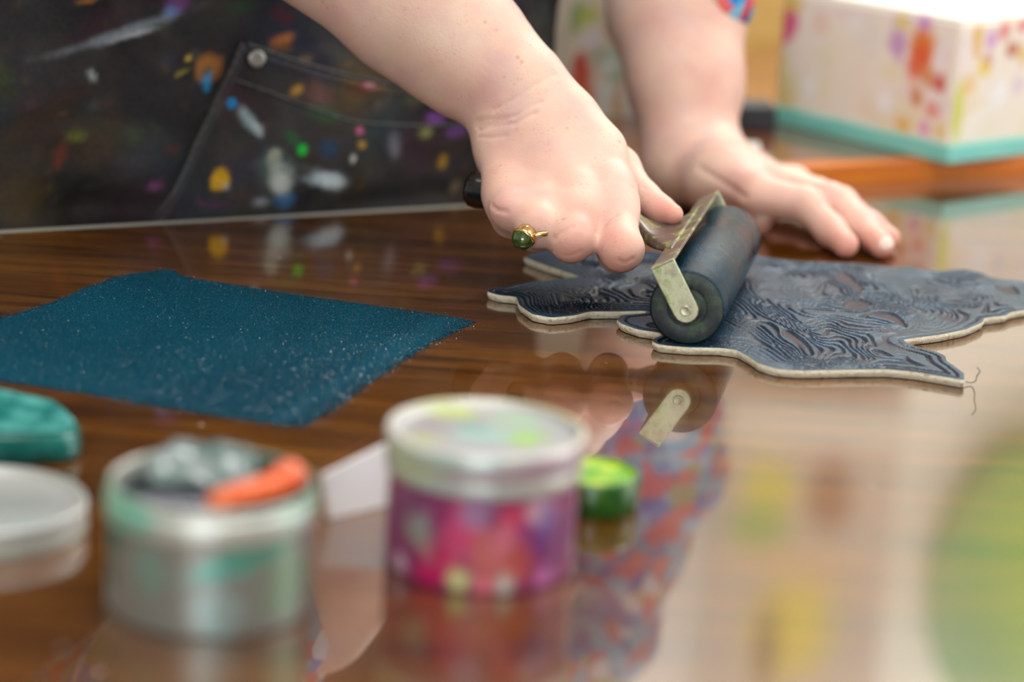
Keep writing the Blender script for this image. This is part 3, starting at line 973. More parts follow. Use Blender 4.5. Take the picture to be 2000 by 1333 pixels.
m_skin = Mat('skin', rough=.5, spec=.32, sss=.3)
_r = m_skin.attr('red').outputs['Fac']; _nl = m_skin.attr('nail').outputs['Fac']
_v = m_skin.coords()
_b = m_skin.ramp(m_skin.noise(_v, 34, 4), [(.3, lin(232, 200, 180)), (.5, lin(230, 190, 172)), (.7, lin(222, 176, 164))])
_b = m_skin.mix(m_skin.ramp(m_skin.noise(_v, 48, 3), [(.5, 0.0), (.75, .45)]), _b, lin(206, 176, 176))
_b = m_skin.mix(m_skin.math('MULTIPLY', _r, .62), _b, lin(222, 138, 122))
_fk = m_skin.node('ShaderNodeTexVoronoi'); _fk.inputs['Scale'].default_value = 170
m_skin.link(_v, _fk.inputs['Vector'])
_f = m_skin.math('MULTIPLY', m_skin.ramp(_fk.outputs['Distance'], [(.10, 1.0), (.26, 0.0)]), m_skin.ramp(m_skin.noise(_v, 60, 2), [(.56, 0.0), (.66, .55)]))
_b = m_skin.mix(_f, _b, lin(190, 128, 92))
_fk2 = m_skin.node('ShaderNodeTexVoronoi'); _fk2.inputs['Scale'].default_value = 380
m_skin.link(_v, _fk2.inputs['Vector'])
_f2 = m_skin.math('MULTIPLY', m_skin.ramp(_fk2.outputs['Distance'], [(.12, 1.0), (.34, 0.0)]), m_skin.ramp(m_skin.noise(_v, 75, 2), [(.50, 0.0), (.62, .34)]))
_b = m_skin.mix(_f2, _b, lin(196, 136, 104))
_b = m_skin.mix(_nl, _b, lin(246, 218, 208))
m_skin.base(_b)
_w = m_skin.node('ShaderNodeTexVoronoi'); _w.inputs['Scale'].default_value = 1100
m_skin.link(m_skin.coords((1, 1, 1.4)), _w.inputs['Vector'])
_h = m_skin.math('ADD', m_skin.math('MULTIPLY', _w.outputs['Distance'], .5), m_skin.noise(_v, 420, 3))
m_skin.bump(_h, .22, .0006)
m_skin.link(m_skin.ramp(_nl, [(.2, .47), (.8, .2)]), m_skin.p.inputs['Roughness'])
body = mesh_obj('body', allV - PO, allF, m_skin, per, attrs={'red': red, 'nail': nail})

# --- shirt: sleeves and trunk, flowered cotton
m_shirt = Mat('flowered_cotton', rough=.8)
_v = m_shirt.coords()
_wv = m_shirt.node('ShaderNodeVectorMath', operation='ADD')
_nz = m_shirt.node('ShaderNodeTexNoise'); _nz.inputs['Scale'].default_value = 30; m_shirt.link(_v, _nz.inputs['Vector'])
_sc = m_shirt.node('ShaderNodeVectorMath', operation='SCALE'); _sc.inputs['Scale'].default_value = .03
m_shirt.link(_nz.outputs['Color'], _sc.inputs[0]); m_shirt.link(_v, _wv.inputs[0]); m_shirt.link(_sc.outputs[0], _wv.inputs[1])
_vo = m_shirt.node('ShaderNodeTexVoronoi'); _vo.inputs['Scale'].default_value = 74; m_shirt.link(_wv.outputs[0], _vo.inputs['Vector'])
_sep = m_shirt.node('ShaderNodeSeparateColor'); m_shirt.link(_vo.outputs['Color'], _sep.inputs[0])
_pat = m_shirt.ramp(_sep.outputs[0], [(.0, lin(30, 130, 205)), (.16, lin(210, 70, 78)), (.32, lin(120, 190, 222)), (.46, lin(222, 222, 226)), (.60, lin(46, 80, 170)), (.70, lin(216, 100, 96)), (.80, lin(60, 170, 205)), (.92, lin(150, 170, 110))], 'CONSTANT')
m_shirt.base(_pat)
Sf = Field((per_c[0] - .40, per_c[1] - .36, -.12), (per_c[0] + .42, per_c[1] + .36, .62), .005)
ofs = .010
Sf.ell(per_c + ez * .02, (ex, ey, ez), (.17, .098, .17), .03)
Sf.ell(per_c + ez * .25 + lean * .5, (ex, ey, ez), (.160, .086, .21), .06)
Sf.ell(per_c + ez * .40 + lean, (ex, ey, ez), (.175, .078, .14), .05)
Sf.chain([SH_R, per_c + ez * .48 + lean, SH_L], [.06, .068, .06], .03, .05)
hemR = ELB_R + .02 * (SH_R - ELB_R)
Sf.chain([SH_R, .5 * (SH_R + ELB_R) - E * .02, hemR], [.060, .057, .0545], .02, .04)
Sf.chain([ELB_R, ELB_R - E * .018 + UP * .004], [.050, .044], .01, .012)
Sf.chain([SH_L, .5 * (SH_L + EL_L) + E * .015, EL_L, W(1296, -62, Y=1.578)], [.060, .058, .052, .0405], .02, .04)
Sf.chain([EL_L, W(1352, -22, Y=1.572)], [.052, .0405], .02, .012)
SHV, SHF = Sf.mesh()
SHN = vnormals(SHV, SHF)
fold = .0025 * np.sin(SHV[:, 2] * 95 + 3 * np.sin(SHV[:, 0] * 30) + SHV[:, 1] * 40)
SHV = SHV + SHN * fold[:, None]
mesh_obj('shirt', SHV - PO, SHF, m_shirt, per)
m_jean = Mat('dark_trousers', lin(34, 36, 44), .9)
m_jean.base(m_jean.ramp(m_jean.noise(m_jean.coords(), 200, 3), [(.3, lin(28, 30, 38)), (.7, lin(42, 44, 54))]))
Jf = Field((per_c[0] - .3, per_c[1] - .3, FLOOR + .03), (per_c[0] + .3, per_c[1] + .3, .05), .007)
Jf.ell(per_c - ez * .04, (ex, ey, ez), (.172, .098, .10), .03)
for sg in (-1, 1):
    hip = per_c + E * .085 * sg - ez * .08
    Jf.chain([hip, hip - ez * .36, np.array([hip[0], hip[1], FLOOR + .09])], [.092, .068, .054], .02, .03)
JV, JF = Jf.mesh()
mesh_obj('trousers', JV - PO, JF, m_jean, per)
m_hair = Mat('hair', lin(70, 44, 28), .5)
m_hair.base(m_hair.ramp(m_hair.noise(m_hair.coords((60, 60, 6)), 6, 4), [(.3, lin(50, 30, 20)), (.7, lin(92, 60, 38))]))
Hf = Field(hc - .2, hc + .2, .006)
Hf.ell(hc + ez * .022 - ey * .018, (ex, ey, ez), (.084, .095, .108), .02)
Hf.ell(hc - ey * .10 + ez * .02, (ex, ey, ez), (.045, .045, .045), .02)
HV, HF = Hf.mesh()
mesh_obj('hair', HV - PO, HF, m_hair, per)

# --- apron
AP0 = LT(0, -.012)                                    # plane just behind the table edge
SC = np.dot(per_c - AP0, E)


def sz(u, v):
    p = WP(u, v, AP0, NRM); return np.dot(p - AP0, E), p[2]


zl = np.concatenate([np.linspace(-.42, -.03, 22), np.arange(-.026, .215, .0019), np.linspace(.22, .43, 40)])
tl = np.linspace(-1, 1, 330)
ss, zz2 = np.meshgrid(tl, zl)
half = np.where(zz2 < .24, .222, .222 - (zz2 - .24) * .35)
ang_ = ss * math.radians(118)
sgn = np.sign(np.sin(ang_))
lat = SC + half * sgn * np.abs(np.sin(ang_)) ** .8
cosa = np.cos(ang_)
depf = np.sign(cosa) * np.abs(cosa) ** .35            # flat front
front_off = .132
dep_ = front_off * depf - front_off + .0               # 0 at the front, going back at the sides
dep_ = dep_ + np.where(zz2 > .1, (zz2 - .1) * .15, 0) * 1.0 - .004
fx = lat; fz = zz2
folds = .0022 * np.sin(fx * 46 + 2.2 * np.sin(fz * 20)) + .0016 * np.sin(fx * 21 - fz * 60) + .0012 * fbm(fx.ravel() * 40, fz.ravel() * 40, 2, 51).reshape(fx.shape)
dep_ = dep_ + folds - .004
# hollow by the table edge on the left
hs, hz = sz(215, 440)
dep_ -= .036 * np.exp(-((fx - hs) / .030) ** 2 - ((fz - hz) / .018) ** 2)
hs2, hz2 = sz(760, 410)
dep_ -= .010 * np.exp(-((fx - hs2) / .060) ** 2 - ((fz - hz2) / .012) ** 2)
AV = AP0[None, None] + fx[..., None] * E + dep_[..., None] * NRM + np.array([0, 0, 1.0]) * (fz[..., None] - AP0[2])
AV = AV.reshape(-1, 3)
nr, nc = ss.shape
i, j = np.meshgrid(np.arange(nr - 1), np.arange(nc - 1), indexing='ij')
AF = np.stack([i * nc + j, i * nc + j + 1, (i + 1) * nc + j + 1, (i + 1) * nc + j], -1).reshape(-1, 4)

k_px = 1 / 3300.0


def splat(u, v, rx, ry, ang, col_, op, soft=.4):
    s, z = sz(u, v); return (s, z, rx * k_px, ry * k_px, -ang, lin(*col_), op, soft)


SPL = [splat(250, 68, 95, 9, -.32, (170, 185, 195), .55, .8), splat(275, 70, 40, 5, -.25, (220, 225, 230), .6, .7), splat(418, 138, 25, 27, 0, (176, 116, 56), .85, .3), splat(419, 148, 10, 16, 0, (60, 80, 80), .8, .4),
       splat(418, 166, 8, 18, .1, (30, 150, 205), .95, .3), splat(463, 205, 8, 9, 0, (20, 140, 205), .95, .3), splat(381, 120, 6, 6, 0, (215, 180, 70), .9), splat(368, 148, 14, 5, -.4, (180, 160, 60), .6),
       splat(189, 152, 7, 14, -.4, (170, 180, 172), .75), splat(566, 86, 18, 18, 0, (186, 112, 52), .85, .35), splat(573, 94, 9, 9, 0, (50, 45, 40), .8, .5), splat(357, 10, 20, 16, 0, (120, 70, 130), .75, .7), splat(343, 25, 12, 8, 0, (110, 140, 200), .7, .7),
       splat(180, 6, 22, 6, -.2, (180, 120, 60), .7, .5), splat(437, 356, 19, 20, 0, (206, 158, 30), .95, .2), splat(448, 368, 8, 8, 0, (190, 190, 190), .4), splat(316, 373, 13, 11, 0, (130, 70, 120), .75, .5),
       splat(133, 320, 11, 26, .2, (110, 58, 42), .8, .6), splat(165, 275, 18, 10, 0, (100, 105, 40), .7, .7), splat(495, 240, 10, 28, -.6, (160, 180, 185), .8, .5), splat(510, 255, 8, 16, -.6, (190, 205, 210), .7), splat(540, 310, 11, 17, .3, (225, 222, 200), .9, .4),
       splat(548, 340, 32, 45, -.3, (90, 108, 104), .75, .7), splat(555, 362, 20, 26, -.2, (205, 212, 205), .85, .6), splat(565, 395, 22, 14, 0, (60, 120, 170), .7, .7), splat(593, 294, 11, 13, 0, (20, 190, 60), .95, .35), splat(575, 272, 22, 12, .6, (30, 90, 50), .7, .8),
       splat(640, 351, 36, 16, .05, (190, 205, 215), .9, .45), splat(655, 360, 26, 10, .1, (220, 228, 232), .6, .6), splat(587, 178, 16, 9, -.5, (190, 140, 50), .75, .6), splat(604, 120, 16, 9, 0, (140, 120, 95), .6, .7), splat(625, 185, 30, 20, .2, (120, 78, 68), .55, .8),
       splat(720, 178, 26, 12, 0, (90, 44, 38), .6, .8), splat(866, 235, 24, 13, .15, (122, 74, 148), .85, .55), splat(905, 262, 24, 12, -.2, (112, 66, 136), .8, .55), splat(882, 323, 10, 17, 0, (176, 136, 40), .8, .5), splat(846, 264, 12, 10, 0, (138, 140, 80), .7, .6),
       splat(708, 258, 8, 8, 0, (190, 90, 130), .8, .5), splat(712, 285, 10, 7, .5, (190, 150, 50), .8, .5), splat(693, 312, 6, 9, .3, (205, 200, 195), .8, .5), splat(780, 290, 14, 26, -.2, (130, 130, 140), .55, .8), splat(646, 292, 18, 14, 0, (30, 66, 100), .7, .7),
       splat(640, 225, 40, 12, .3, (40, 84, 54), .6, .8), splat(20, 165, 22, 30, 0, (60, 70, 30), .55, .8), splat(275, 270, 20, 16, 0, (70, 84, 60), .5, .8), splat(560, 35, 20, 12, .4, (100, 40, 45), .6, .8), splat(480, 15, 26, 12, 0, (40, 70, 44), .6, .8),
       splat(350, 300, 15, 9, 0, (90, 40, 36), .5, .8), splat(820, 200, 20, 12, 0, (84, 88, 60), .5, .8), splat(735, 170, 14, 10, 0, (150, 100, 110), .6, .7), splat(520, 400, 18, 8, 0, (170, 175, 180), .5, .7), splat(430, 405, 30, 7, .1, (90, 44, 80), .5, .8), splat(912, 375, 10, 12, 0, (150, 130, 110), .6, .7)]
pal = [(90, 96, 60), (110, 80, 60), (60, 90, 96), (120, 70, 90), (150, 150, 140), (140, 110, 50), (60, 70, 110)]
for k in range(320):
    c = pal[rng.integers(len(pal))]
    SPL.append((rng.uniform(SC - .21, SC + .2), rng.uniform(0, .40), rng.uniform(.0006, .0045), rng.uniform(.0006, .003), rng.uniform(0, 3), lin(*c), rng.uniform(.06, .34), .9))
for k in range(120):
    c = pal[rng.integers(len(pal))]
    SPL.insert(0, (rng.uniform(SC - .21, SC + .2), rng.uniform(0, .40), rng.uniform(.008, .03), rng.uniform(.006, .018), rng.uniform(0, 3), lin(*c) * .36, rng.uniform(.2, .6), .95))


def apron_cols(P2):
    nz_ = fbm(P2[:, 0] * 60, P2[:, 1] * 60, 3, 61)
    base = lin(46, 44, 45)[None] * (1 + .5 * fbm(P2[:, 0] * 14, P2[:, 1] * 14, 4, 63))[:, None].clip(.45, 1.7)
    worn = sstep(.1, .6, fbm(P2[:, 0] * 22, P2[:, 1] * 22, 3, 65))[:, None] * .25
    base = base * (1 - worn) + lin(72, 66, 62)[None] * worn
    return paint_blobs(P2, base, SPL, wob=.3 * nz_)


m_ap = Mat('apron_canvas', rough=.85, spec=.25)
_w1 = m_ap.node('ShaderNodeTexWave'); _w1.inputs['Scale'].default_value = 420; m_ap.link(m_ap.coords(), _w1.inputs['Vector'])
_nz = m_ap.noise(m_ap.coords(), 700, 2)
m_ap.base(m_ap.mix(1.0, m_ap.attr('col').outputs['Color'], m_ap.ramp(_nz, [(.25, .6), (.75, 1.25)]), 'MULTIPLY'))
m_ap.bump(_nz, .4, .0008)
apron = mesh_obj('apron', AV - PO, AF, m_ap, per, colors=apron_cols(np.column_stack([fx.ravel(), fz.ravel()])))
apron['label'] = 'black canvas apron spattered with dried paint'
sm = apron.modifiers.new('thick', 'SOLIDIFY'); sm.thickness = .0012; sm.offset = -1
# pocket patch: its left side slants from the rivet down to the table
PK = [(478, 84), (540, 108), (620, 134), (760, 168), (945, 192), (1010, 200), (1010, 450), (300, 470), (322, 428), (370, 335), (420, 230), (455, 150)]
pk = np.array([sz(u, v) for u, v in PK])
prim = resample(pk, .003)
KV, KF = fill_shape(prim if np.sum(prim[:, 0] * np.roll(prim[:, 1], -1) - np.roll(prim[:, 0], -1) * prim[:, 1]) > 0 else prim[::-1], .0022, .0022, .0015)


def apron_depth(P2):
    """depth of the apron front at (s, z), by lookup in its own grid"""
    r = np.interp(P2[:, 1], zl, np.arange(len(zl))); r0 = np.clip(r.astype(int), 0, nr - 2); fr_ = r - r0
    out = np.zeros(len(P2))
    for rr in np.unique(r0):
        m = r0 == rr
        a = np.interp(P2[m, 0], fx[rr], dep_[rr]); b = np.interp(P2[m, 0], fx[rr + 1], dep_[rr + 1])
        out[m] = a * (1 - fr_[m]) + b * fr_[m]
    return out


ked = edge_dist(KV, pk)
kd = apron_depth(KV) + .0008 + .0022 * sstep(0, .0022, ked) + .0009 * np.exp(-((ked - .0028) / .0012) ** 2)
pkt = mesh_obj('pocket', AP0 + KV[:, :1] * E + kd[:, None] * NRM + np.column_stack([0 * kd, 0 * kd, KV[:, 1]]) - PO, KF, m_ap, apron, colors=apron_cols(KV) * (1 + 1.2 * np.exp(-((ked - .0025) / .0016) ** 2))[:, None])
m_stitch = Mat('seam_canvas', lin(62, 62, 60), .85)
m_stitch.base(m_stitch.ramp(m_stitch.noise(m_stitch.coords(), 500, 3), [(.3, lin(40, 40, 40)), (.7, lin(92, 92, 90))]))


def seam(name, px_pts, r_, lift):
    P2 = np.array([sz(u, v) for u, v in px_pts]); P2 = spline(P2, 40)
    d = apron_depth(P2) + lift
    return tube(name, AP0 + P2[:, :1] * E + d[:, None] * NRM + np.column_stack([0 * d, 0 * d, P2[:, 1]]) - PO, r_, m_stitch, apron, 8)


seam('pocket_seam', [(490, 88), (540, 106), (620, 132), (760, 166), (940, 190)], .0011, .0030)
seam('pocket_seam', [(480, 88), (455, 150), (420, 230), (370, 335), (322, 428)], .0011, .0030)
seam('pocket_seam', [(462, 158), (520, 178), (600, 208), (700, 240), (830, 250), (920, 250)], .0008, .0030)
m_rivet = Mat('rivet_metal', lin(170, 168, 162), .4, metal=.8)
rs_, rz_ = sz(507, 117)
rp = AP0 + E * rs_ + NRM * (apron_depth(np.array([[rs_, rz_]]))[0] + .0028) + np.array([0, 0, rz_]) - PO
lathe('rivet', [(.0052, 0), (.0052, .0012), (.0046, .0019), (.0030, .0016), (.0001, .0018)][::1], m_rivet, apron, 32, frame=(rp, E, UP, NRM))
# neck strap
st = [per_c + ez * .43 + lean * 1.0 + NRM * .11 + E * sx_ for sx_ in (-.08,)] + [per_c + ez * .50 + lean + NRM * .07 - E * .07, per_c + ez * .55 + lean - NRM * .0 - E * .07]

# ------------------------------------------------------------------ ring
m_gold = Mat('gold', lin(226, 190, 124), .18, metal=1)
m_stone = Mat('green_stone', lin(34, 56, 12), .08, ior=1.6, coat=.6)
m_stone.base(m_stone.ramp(m_stone.noise(m_stone.coords(), 260, 3), [(.3, lin(20, 40, 8)), (.7, lin(74, 96, 28))]))
fdir = unit(PR_ - MC['r'])
rc = W(1053, 462, Y=PR_[1] - .002)
fdir = unit(np.array([.22, -.30, -.92]))
rax = unit(np.cross(fdir, np.array([0, 1.0, 0]))); rbx = np.cross(fdir, rax)
ring = thing('ring', rc, 'gold ring with a domed green stone worn on the hand holding the roller', 'ring')
lathe('band', [(.0108, -.0012), (.0118, -.0014), (.0124, 0), (.0118, .0014), (.0108, .0012), (.0108, -.0012)], m_gold, ring, 64, frame=((0, 0, 0), rax, rbx, fdir))
bd_ = unit(-.50 * _R + .72 * _D - .45 * _F)
bz = W(1024, 463, Y=rc[1] - .010)
bx = unit(np.cross(bd_, fdir)); by = np.cross(bd_, bx)
lathe('bezel', [(.0022, -.0070), (.0050, -.0042), (.0062, 0), (.0061, .0013), (.0056, .0013)], m_gold, ring, 40, frame=(bz - rc, bx, by, bd_))
lathe('stone', [(.0058, .0006), (.0056, .0028), (.0046, .0050), (.0029, .0064), (.0001, .0069)], m_stone, ring, 40, frame=(bz - rc, bx, by, bd_))

# ------------------------------------------------------------------ tins and things in the foreground
m_tin = col_mat('smeared_tin', .4, metal=.5)
m_lidm = col_mat('spattered_lid', .35, metal=.25)
m_print = col_mat('spattered_print', .4)


def cyl_paint(base, blobs, scale=.0375, nz_amp=.35, seed=71):
    def f(v):
        th = np.arctan2(v[:, 1], v[:, 0]); P = np.column_stack([th * scale, v[:, 2]])
        return paint_blobs(P, base, blobs, wob=nz_amp * fbm(P[:, 0] * 120, P[:, 1] * 120, 2, seed))
    return f


def flat_paint(base, blobs, seed=75):
    def f(v):
        return paint_blobs(v[:, :2], base, blobs, wob=.3 * fbm(v[:, 0] * 120, v[:, 1] * 120, 2, seed))
    return f


def dense(prof, step=.0015):
    P = np.asarray(prof, float); out = [P[0]]
    for a, b in zip(P[:-1], P[1:]):
        n = max(1, int(np.linalg.norm(b - a) / step))
        out += [a + (b - a) * i / n for i in range(1, n + 1)]
    return np.array(out)


FR = -math.pi / 2       # angle of the side turned to the camera
SCA = .0375
# open tin
c1 = W(409, 1176, z=0)
tin = thing('open_ink_tin', (c1[0], c1[1], 0), 'open silver ink tin with green smears and dark ink inside', 'tin')
TEAL = lin(40, 150, 128); LT_ = lin(150, 205, 190)
bl1 = [(SCA * (FR - 1.2), .030, .010, .008, 0, lin(6, 110, 88), .95), (SCA * (FR - 1.25), .016, .009, .006, 0, lin(10, 100, 84), .9), (SCA * (FR - 1.4), .008, .008, .008, 0, lin(200, 225, 220), .8),
       (SCA * (FR + .25), .027, .012, .005, .35, lin(110, 190, 178), .8), (SCA * (FR + .6), .031, .014, .004, .1, lin(90, 175, 150), .75), (SCA * (FR - .5), .024, .006, .008, .2, lin(130, 180, 160), .6),
       (SCA * (FR + 1.0), .018, .012, .012, 0, lin(130, 165, 130), .6), (SCA * (FR + .2), .010, .008, .012, 0, lin(170, 205, 205), .5)]
body_p = dense([(.0001, .0008), (.0350, .0008), (.0368, 0), (.0374, .001), (.0374, .0345)])
lathe('tin_body', body_p, m_tin, tin, 120, paint=cyl_paint(lin(150, 150, 143), bl1))
rim_b = [(SCA * (FR - .9), .041, .02, .006, 0, lin(120, 205, 178), .8), (SCA * (FR - 1.6), .042, .02, .01, 0, lin(150, 200, 170), .8), (SCA * (FR + 2.2), .046, .05, .01, 0, lin(60, 140, 110), .6)]
lathe('tin_rim', dense([(.0374, .0345), (.0383, .0352), (.0386, .0368), (.0386, .0425), (.0378, .0437), (.0368, .0441), (.0368, .0462), (.0373, .0470), (.0371, .0478), (.0362, .0479), (.0357, .0472), (.0357, .030)]), m_tin, tin, 120,
      paint=cyl_paint(lin(205, 208, 200), rim_b))
m_dark = Mat('dark_ink', lin(6, 20, 30), .15)
inkp = [(.0001, .0385), (.010, .0388), (.022, .0383), (.031, .0388), (.0357, .0400)]
ik = lathe('ink', inkp, m_dark, tin, 64)
# plastic film tucked in the tin
m_film = Mat('plastic_film', lin(196, 206, 206), .10, ior=1.5, trans=.5)
m_film.base(m_film.ramp(m_film.noise(m_film.coords(), 90, 3), [(.3, lin(120, 150, 146)), (.7, lin(190, 204, 202))]))
gu, gv_ = np.meshgrid(np.linspace(-1, 1, 44), np.linspace(0, 1, 44))
fxx = gu * (.017 + .003 * np.sin(gv_ * 7)); fyy = .008 + gv_ * .040
fzz = .0425 + .0075 * sstep(0, .55, gv_) - .011 * sstep(.70, 1, gv_) + .0022 * fbm(gu.ravel() * 1.1 + gv_.ravel(), gv_.ravel() * 1.6, 2, 83).reshape(gu.shape)
FV = np.column_stack([fxx.ravel() - .006, fyy.ravel(), fzz.ravel()])
i, j = np.meshgrid(np.arange(43), np.arange(43), indexing='ij')
FFc = np.stack([i * 44 + j, i * 44 + j + 1, (i + 1) * 44 + j + 1, (i + 1) * 44 + j], -1).reshape(-1, 4)
pf = mesh_obj('plastic_film', FV, FFc, m_film)
pf.location = (c1[0], c1[1], 0); so = pf.modifiers.new('thick', 'SOLIDIFY'); so.thickness = .0004
tag(pf, 'crumpled clear plastic film draped out over the back rim of the open tin', 'plastic film')
# orange-smeared spatula lying across the mouth of the tin
m_or = Mat('orange_ink', lin(238, 92, 40), .3)
m_or.base(m_or.ramp(m_or.noise(m_or.coords(), 110, 4), [(.3, lin(226, 70, 24)), (.6, lin(248, 118, 62)), (.75, lin(250, 168, 130))]))
sp = thing('spatula', (c1[0], c1[1], .0405), 'short spatula smeared with orange ink lying in the open tin', 'spatula')
tube('orange_handle', spline([(.000, -.020, .003), (.010, -.017, .0065), (.020, -.012, .0085), (.0275, -.004, .0105), (.0275, .004, .0095)], 26), np.interp(np.linspace(0, 1, 26), [0, .1, .5, .85, 1], [.002, .0046, .0050, .0062, .003]), m_or, sp, 14)
m_blade = Mat('spatula_blade', lin(190, 192, 192), .25, metal=.9)
bevel(mesh_obj('blade', [(-.026, -.012, .0035), (-.022, -.0215, .003), (.008, -.0225, .0055), (.010, -.0165, .0062), (-.026, -.012, .0043), (-.022, -.0215, .0038), (.008, -.0225, .0063), (.010, -.0165, .007)],
               [(0, 3, 2, 1), (4, 5, 6, 7), (0, 1, 5, 4), (1, 2, 6, 5), (2, 3, 7, 6), (3, 0, 4, 7)], m_blade, sp, smooth=False), .0003)

for o_ in (tin, pf, sp): o_.scale = (.945,) * 3
sp.location.z = .0405 * .945
# closed pink tin
c2 = W(935, 1096, z=0)
pt = thing('pink_ink_tin', (c2[0], c2[1], 0), 'closed ink tin with pink and magenta paint spatter and a smeared lid', 'tin')
PB = lambda da, z, rx, rz, a, c, op=.85: (SCA * (FR + da), z, rx, rz, a, lin(*c), op, .6)
blp = [PB(-.45, .010, .009, .010, 0, (196, 20, 92), .9), PB(-.15, .024, .007, .012, .3, (215, 70, 120)), PB(.15, .016, .010, .010, 0, (200, 110, 96)), PB(-.7, .022, .006, .010, .6, (150, 170, 150), .7),
       PB(.6, .022, .008, .012, .4, (120, 60, 130)), PB(.9, .016, .010, .014, 0, (118, 40, 100)), PB(.35, .030, .006, .005, 0, (205, 50, 90)), PB(.65, .032, .006, .006, 0, (225, 190, 200), .7), PB(-.05, .032, .006, .005, 0, (150, 140, 180), .7),
       PB(-.2, .0045, .0042, .0040, 0, (215, 225, 150), .95), PB(.30, .0045, .0036, .0042, 0, (205, 215, 200), .95), PB(-.95, .006, .004, .004, 0, (220, 190, 205), .9), PB(.75, .005, .004, .004, 0, (205, 120, 180), .85), PB(.08, .004, .004, .003, 0, (235, 120, 130), .9),
       PB(-1.2, .02, .008, .014, 0, (140, 50, 110)), PB(.25, .022, .005, .008, -.4, (220, 120, 140), .8), PB(.45, .012, .006, .008, 0, (188, 80, 70), .8), PB(-.85, .030, .008, .006, 0, (130, 70, 110), .8), PB(.75, .028, .003, .008, 0, (110, 90, 160), .8)]
for k in range(40): blp.append((rng.uniform(-3.1, 3.1) * SCA, rng.uniform(.002, .036), rng.uniform(.002, .007), rng.uniform(.003, .008), rng.uniform(-.5, .5), lin(*[(190, 40, 110), (120, 60, 120), (220, 130, 150), (150, 40, 90), (170, 160, 190)][rng.integers(5)]), .6, .6))
order = blp[19:] + blp[:19]
lathe('tin_body', dense([(.0001, .0008), (.0345, .0008), (.0364, 0), (.0370, .001), (.0370, .0372)]), m_print, pt, 130, paint=cyl_paint(lin(138, 58, 104), order, seed=77))
lb = [PB(-.8, .044, .012, .004, 0, (200, 215, 170), .8), PB(.1, .048, .02, .002, 0, (190, 110, 165), .7), PB(.9, .043, .02, .004, 0, (205, 200, 190), .7), PB(-.2, .0395, .02, .002, 0, (190, 215, 215), .7), PB(.6, .0475, .012, .002, 0, (120, 60, 90), .6), PB(-.7, .0475, .010, .002, 0, (160, 70, 120), .6)]
lathe('tin_shoulder', dense([(.0370, .0372), (.0381, .0380), (.0384, .0395), (.0384, .0428), (.0378, .0440), (.0364, .0444), (.0364, .0462)]), m_lidm, pt, 130, paint=cyl_paint(lin(184, 182, 176), lb))
lid = lathe('lid', dense([(.0370, .0450), (.0384, .0452), (.0388, .0460), (.0388, .0532), (.0384, .0542), (.0372, .0545), (.0362, .0541), (.0356, .0528), (.0330, .0520), (.0001, .0520)]), m_lidm, pt, 130,
            paint=lambda v: np.where((v[:, 2:] > .0515) & (np.hypot(v[:, :1], v[:, 1:2]) < .0368),
                                     flat_paint(lin(168, 168, 166), [(.000, -.004, .013, .011, .2, lin(150, 190, 180), .8, .6), (.016, -.004, .010, .006, 1.0, lin(150, 200, 70), .85, .5), (-.014, .024, .010, .006, .2, lin(180, 200, 70), .8, .5), (.012, .018, .010, .006, -.3, lin(150, 200, 150), .7, .5),
                                                                     (-.020, .006, .008, .008, 0, lin(140, 130, 140), .7, .6), (.0, -.022, .014, .006, 0, lin(170, 160, 175), .7, .6), (-.006, .008, .006, .005, 0, lin(100, 150, 150), .7, .6), (-.024, -.012, .006, .006, 0, lin(170, 180, 90), .6, .6), (.024, .008, .006, .008, 0, lin(150, 160, 160), .6, .6)])(v),
                                     cyl_paint(lin(214, 212, 204), [PB(2.6, .053, .03, .004, 0, (205, 210, 90), .8), PB(3.6, .053, .02, .004, 0, (225, 215, 110), .8), PB(-.9, .047, .02, .004, 0, (200, 215, 150), .7), PB(.2, .0475, .025, .003, 0, (180, 110, 160), .6), PB(.9, .049, .02, .004, 0, (170, 130, 160), .6), PB(-.2, .051, .02, .003, 0, (160, 205, 195), .6)])(v)))
pt.scale = (.945, .945, .96)
# loose lid at the left
c3 = W(-32, 1026, z=0)
ll = thing('loose_tin_lid', (c3[0], c3[1], 0), 'loose silver tin lid lying flat at the left edge', 'lid')
gp = cyl_paint(lin(198, 200, 192), [PB(-.2, .004, .03, .003, 0, (180, 190, 170), .6)])
lathe('lid_skirt', dense([(.0376, .0002), (.0382, .0004), (.0384, .0012), (.0380, .0042), (.0373, .0046)]), m_tin, ll, 110, paint=gp)
lathe('lid_top', dense([(.0373, .0046), (.0381, .0052), (.0383, .0062), (.0383, .0096), (.0377, .0108), (.0366, .0108), (.0358, .0100), (.0352, .0086), (.0300, .0080), (.0001, .0080)]), m_tin, ll, 110,
      paint=lambda v: flat_paint(lin(190, 192, 188), [(.012, .004, .016, .010, .3, lin(160, 168, 166), .7, .7), (.02, -.016, .012, .006, .5, lin(175, 195, 190), .6, .7)])(v))
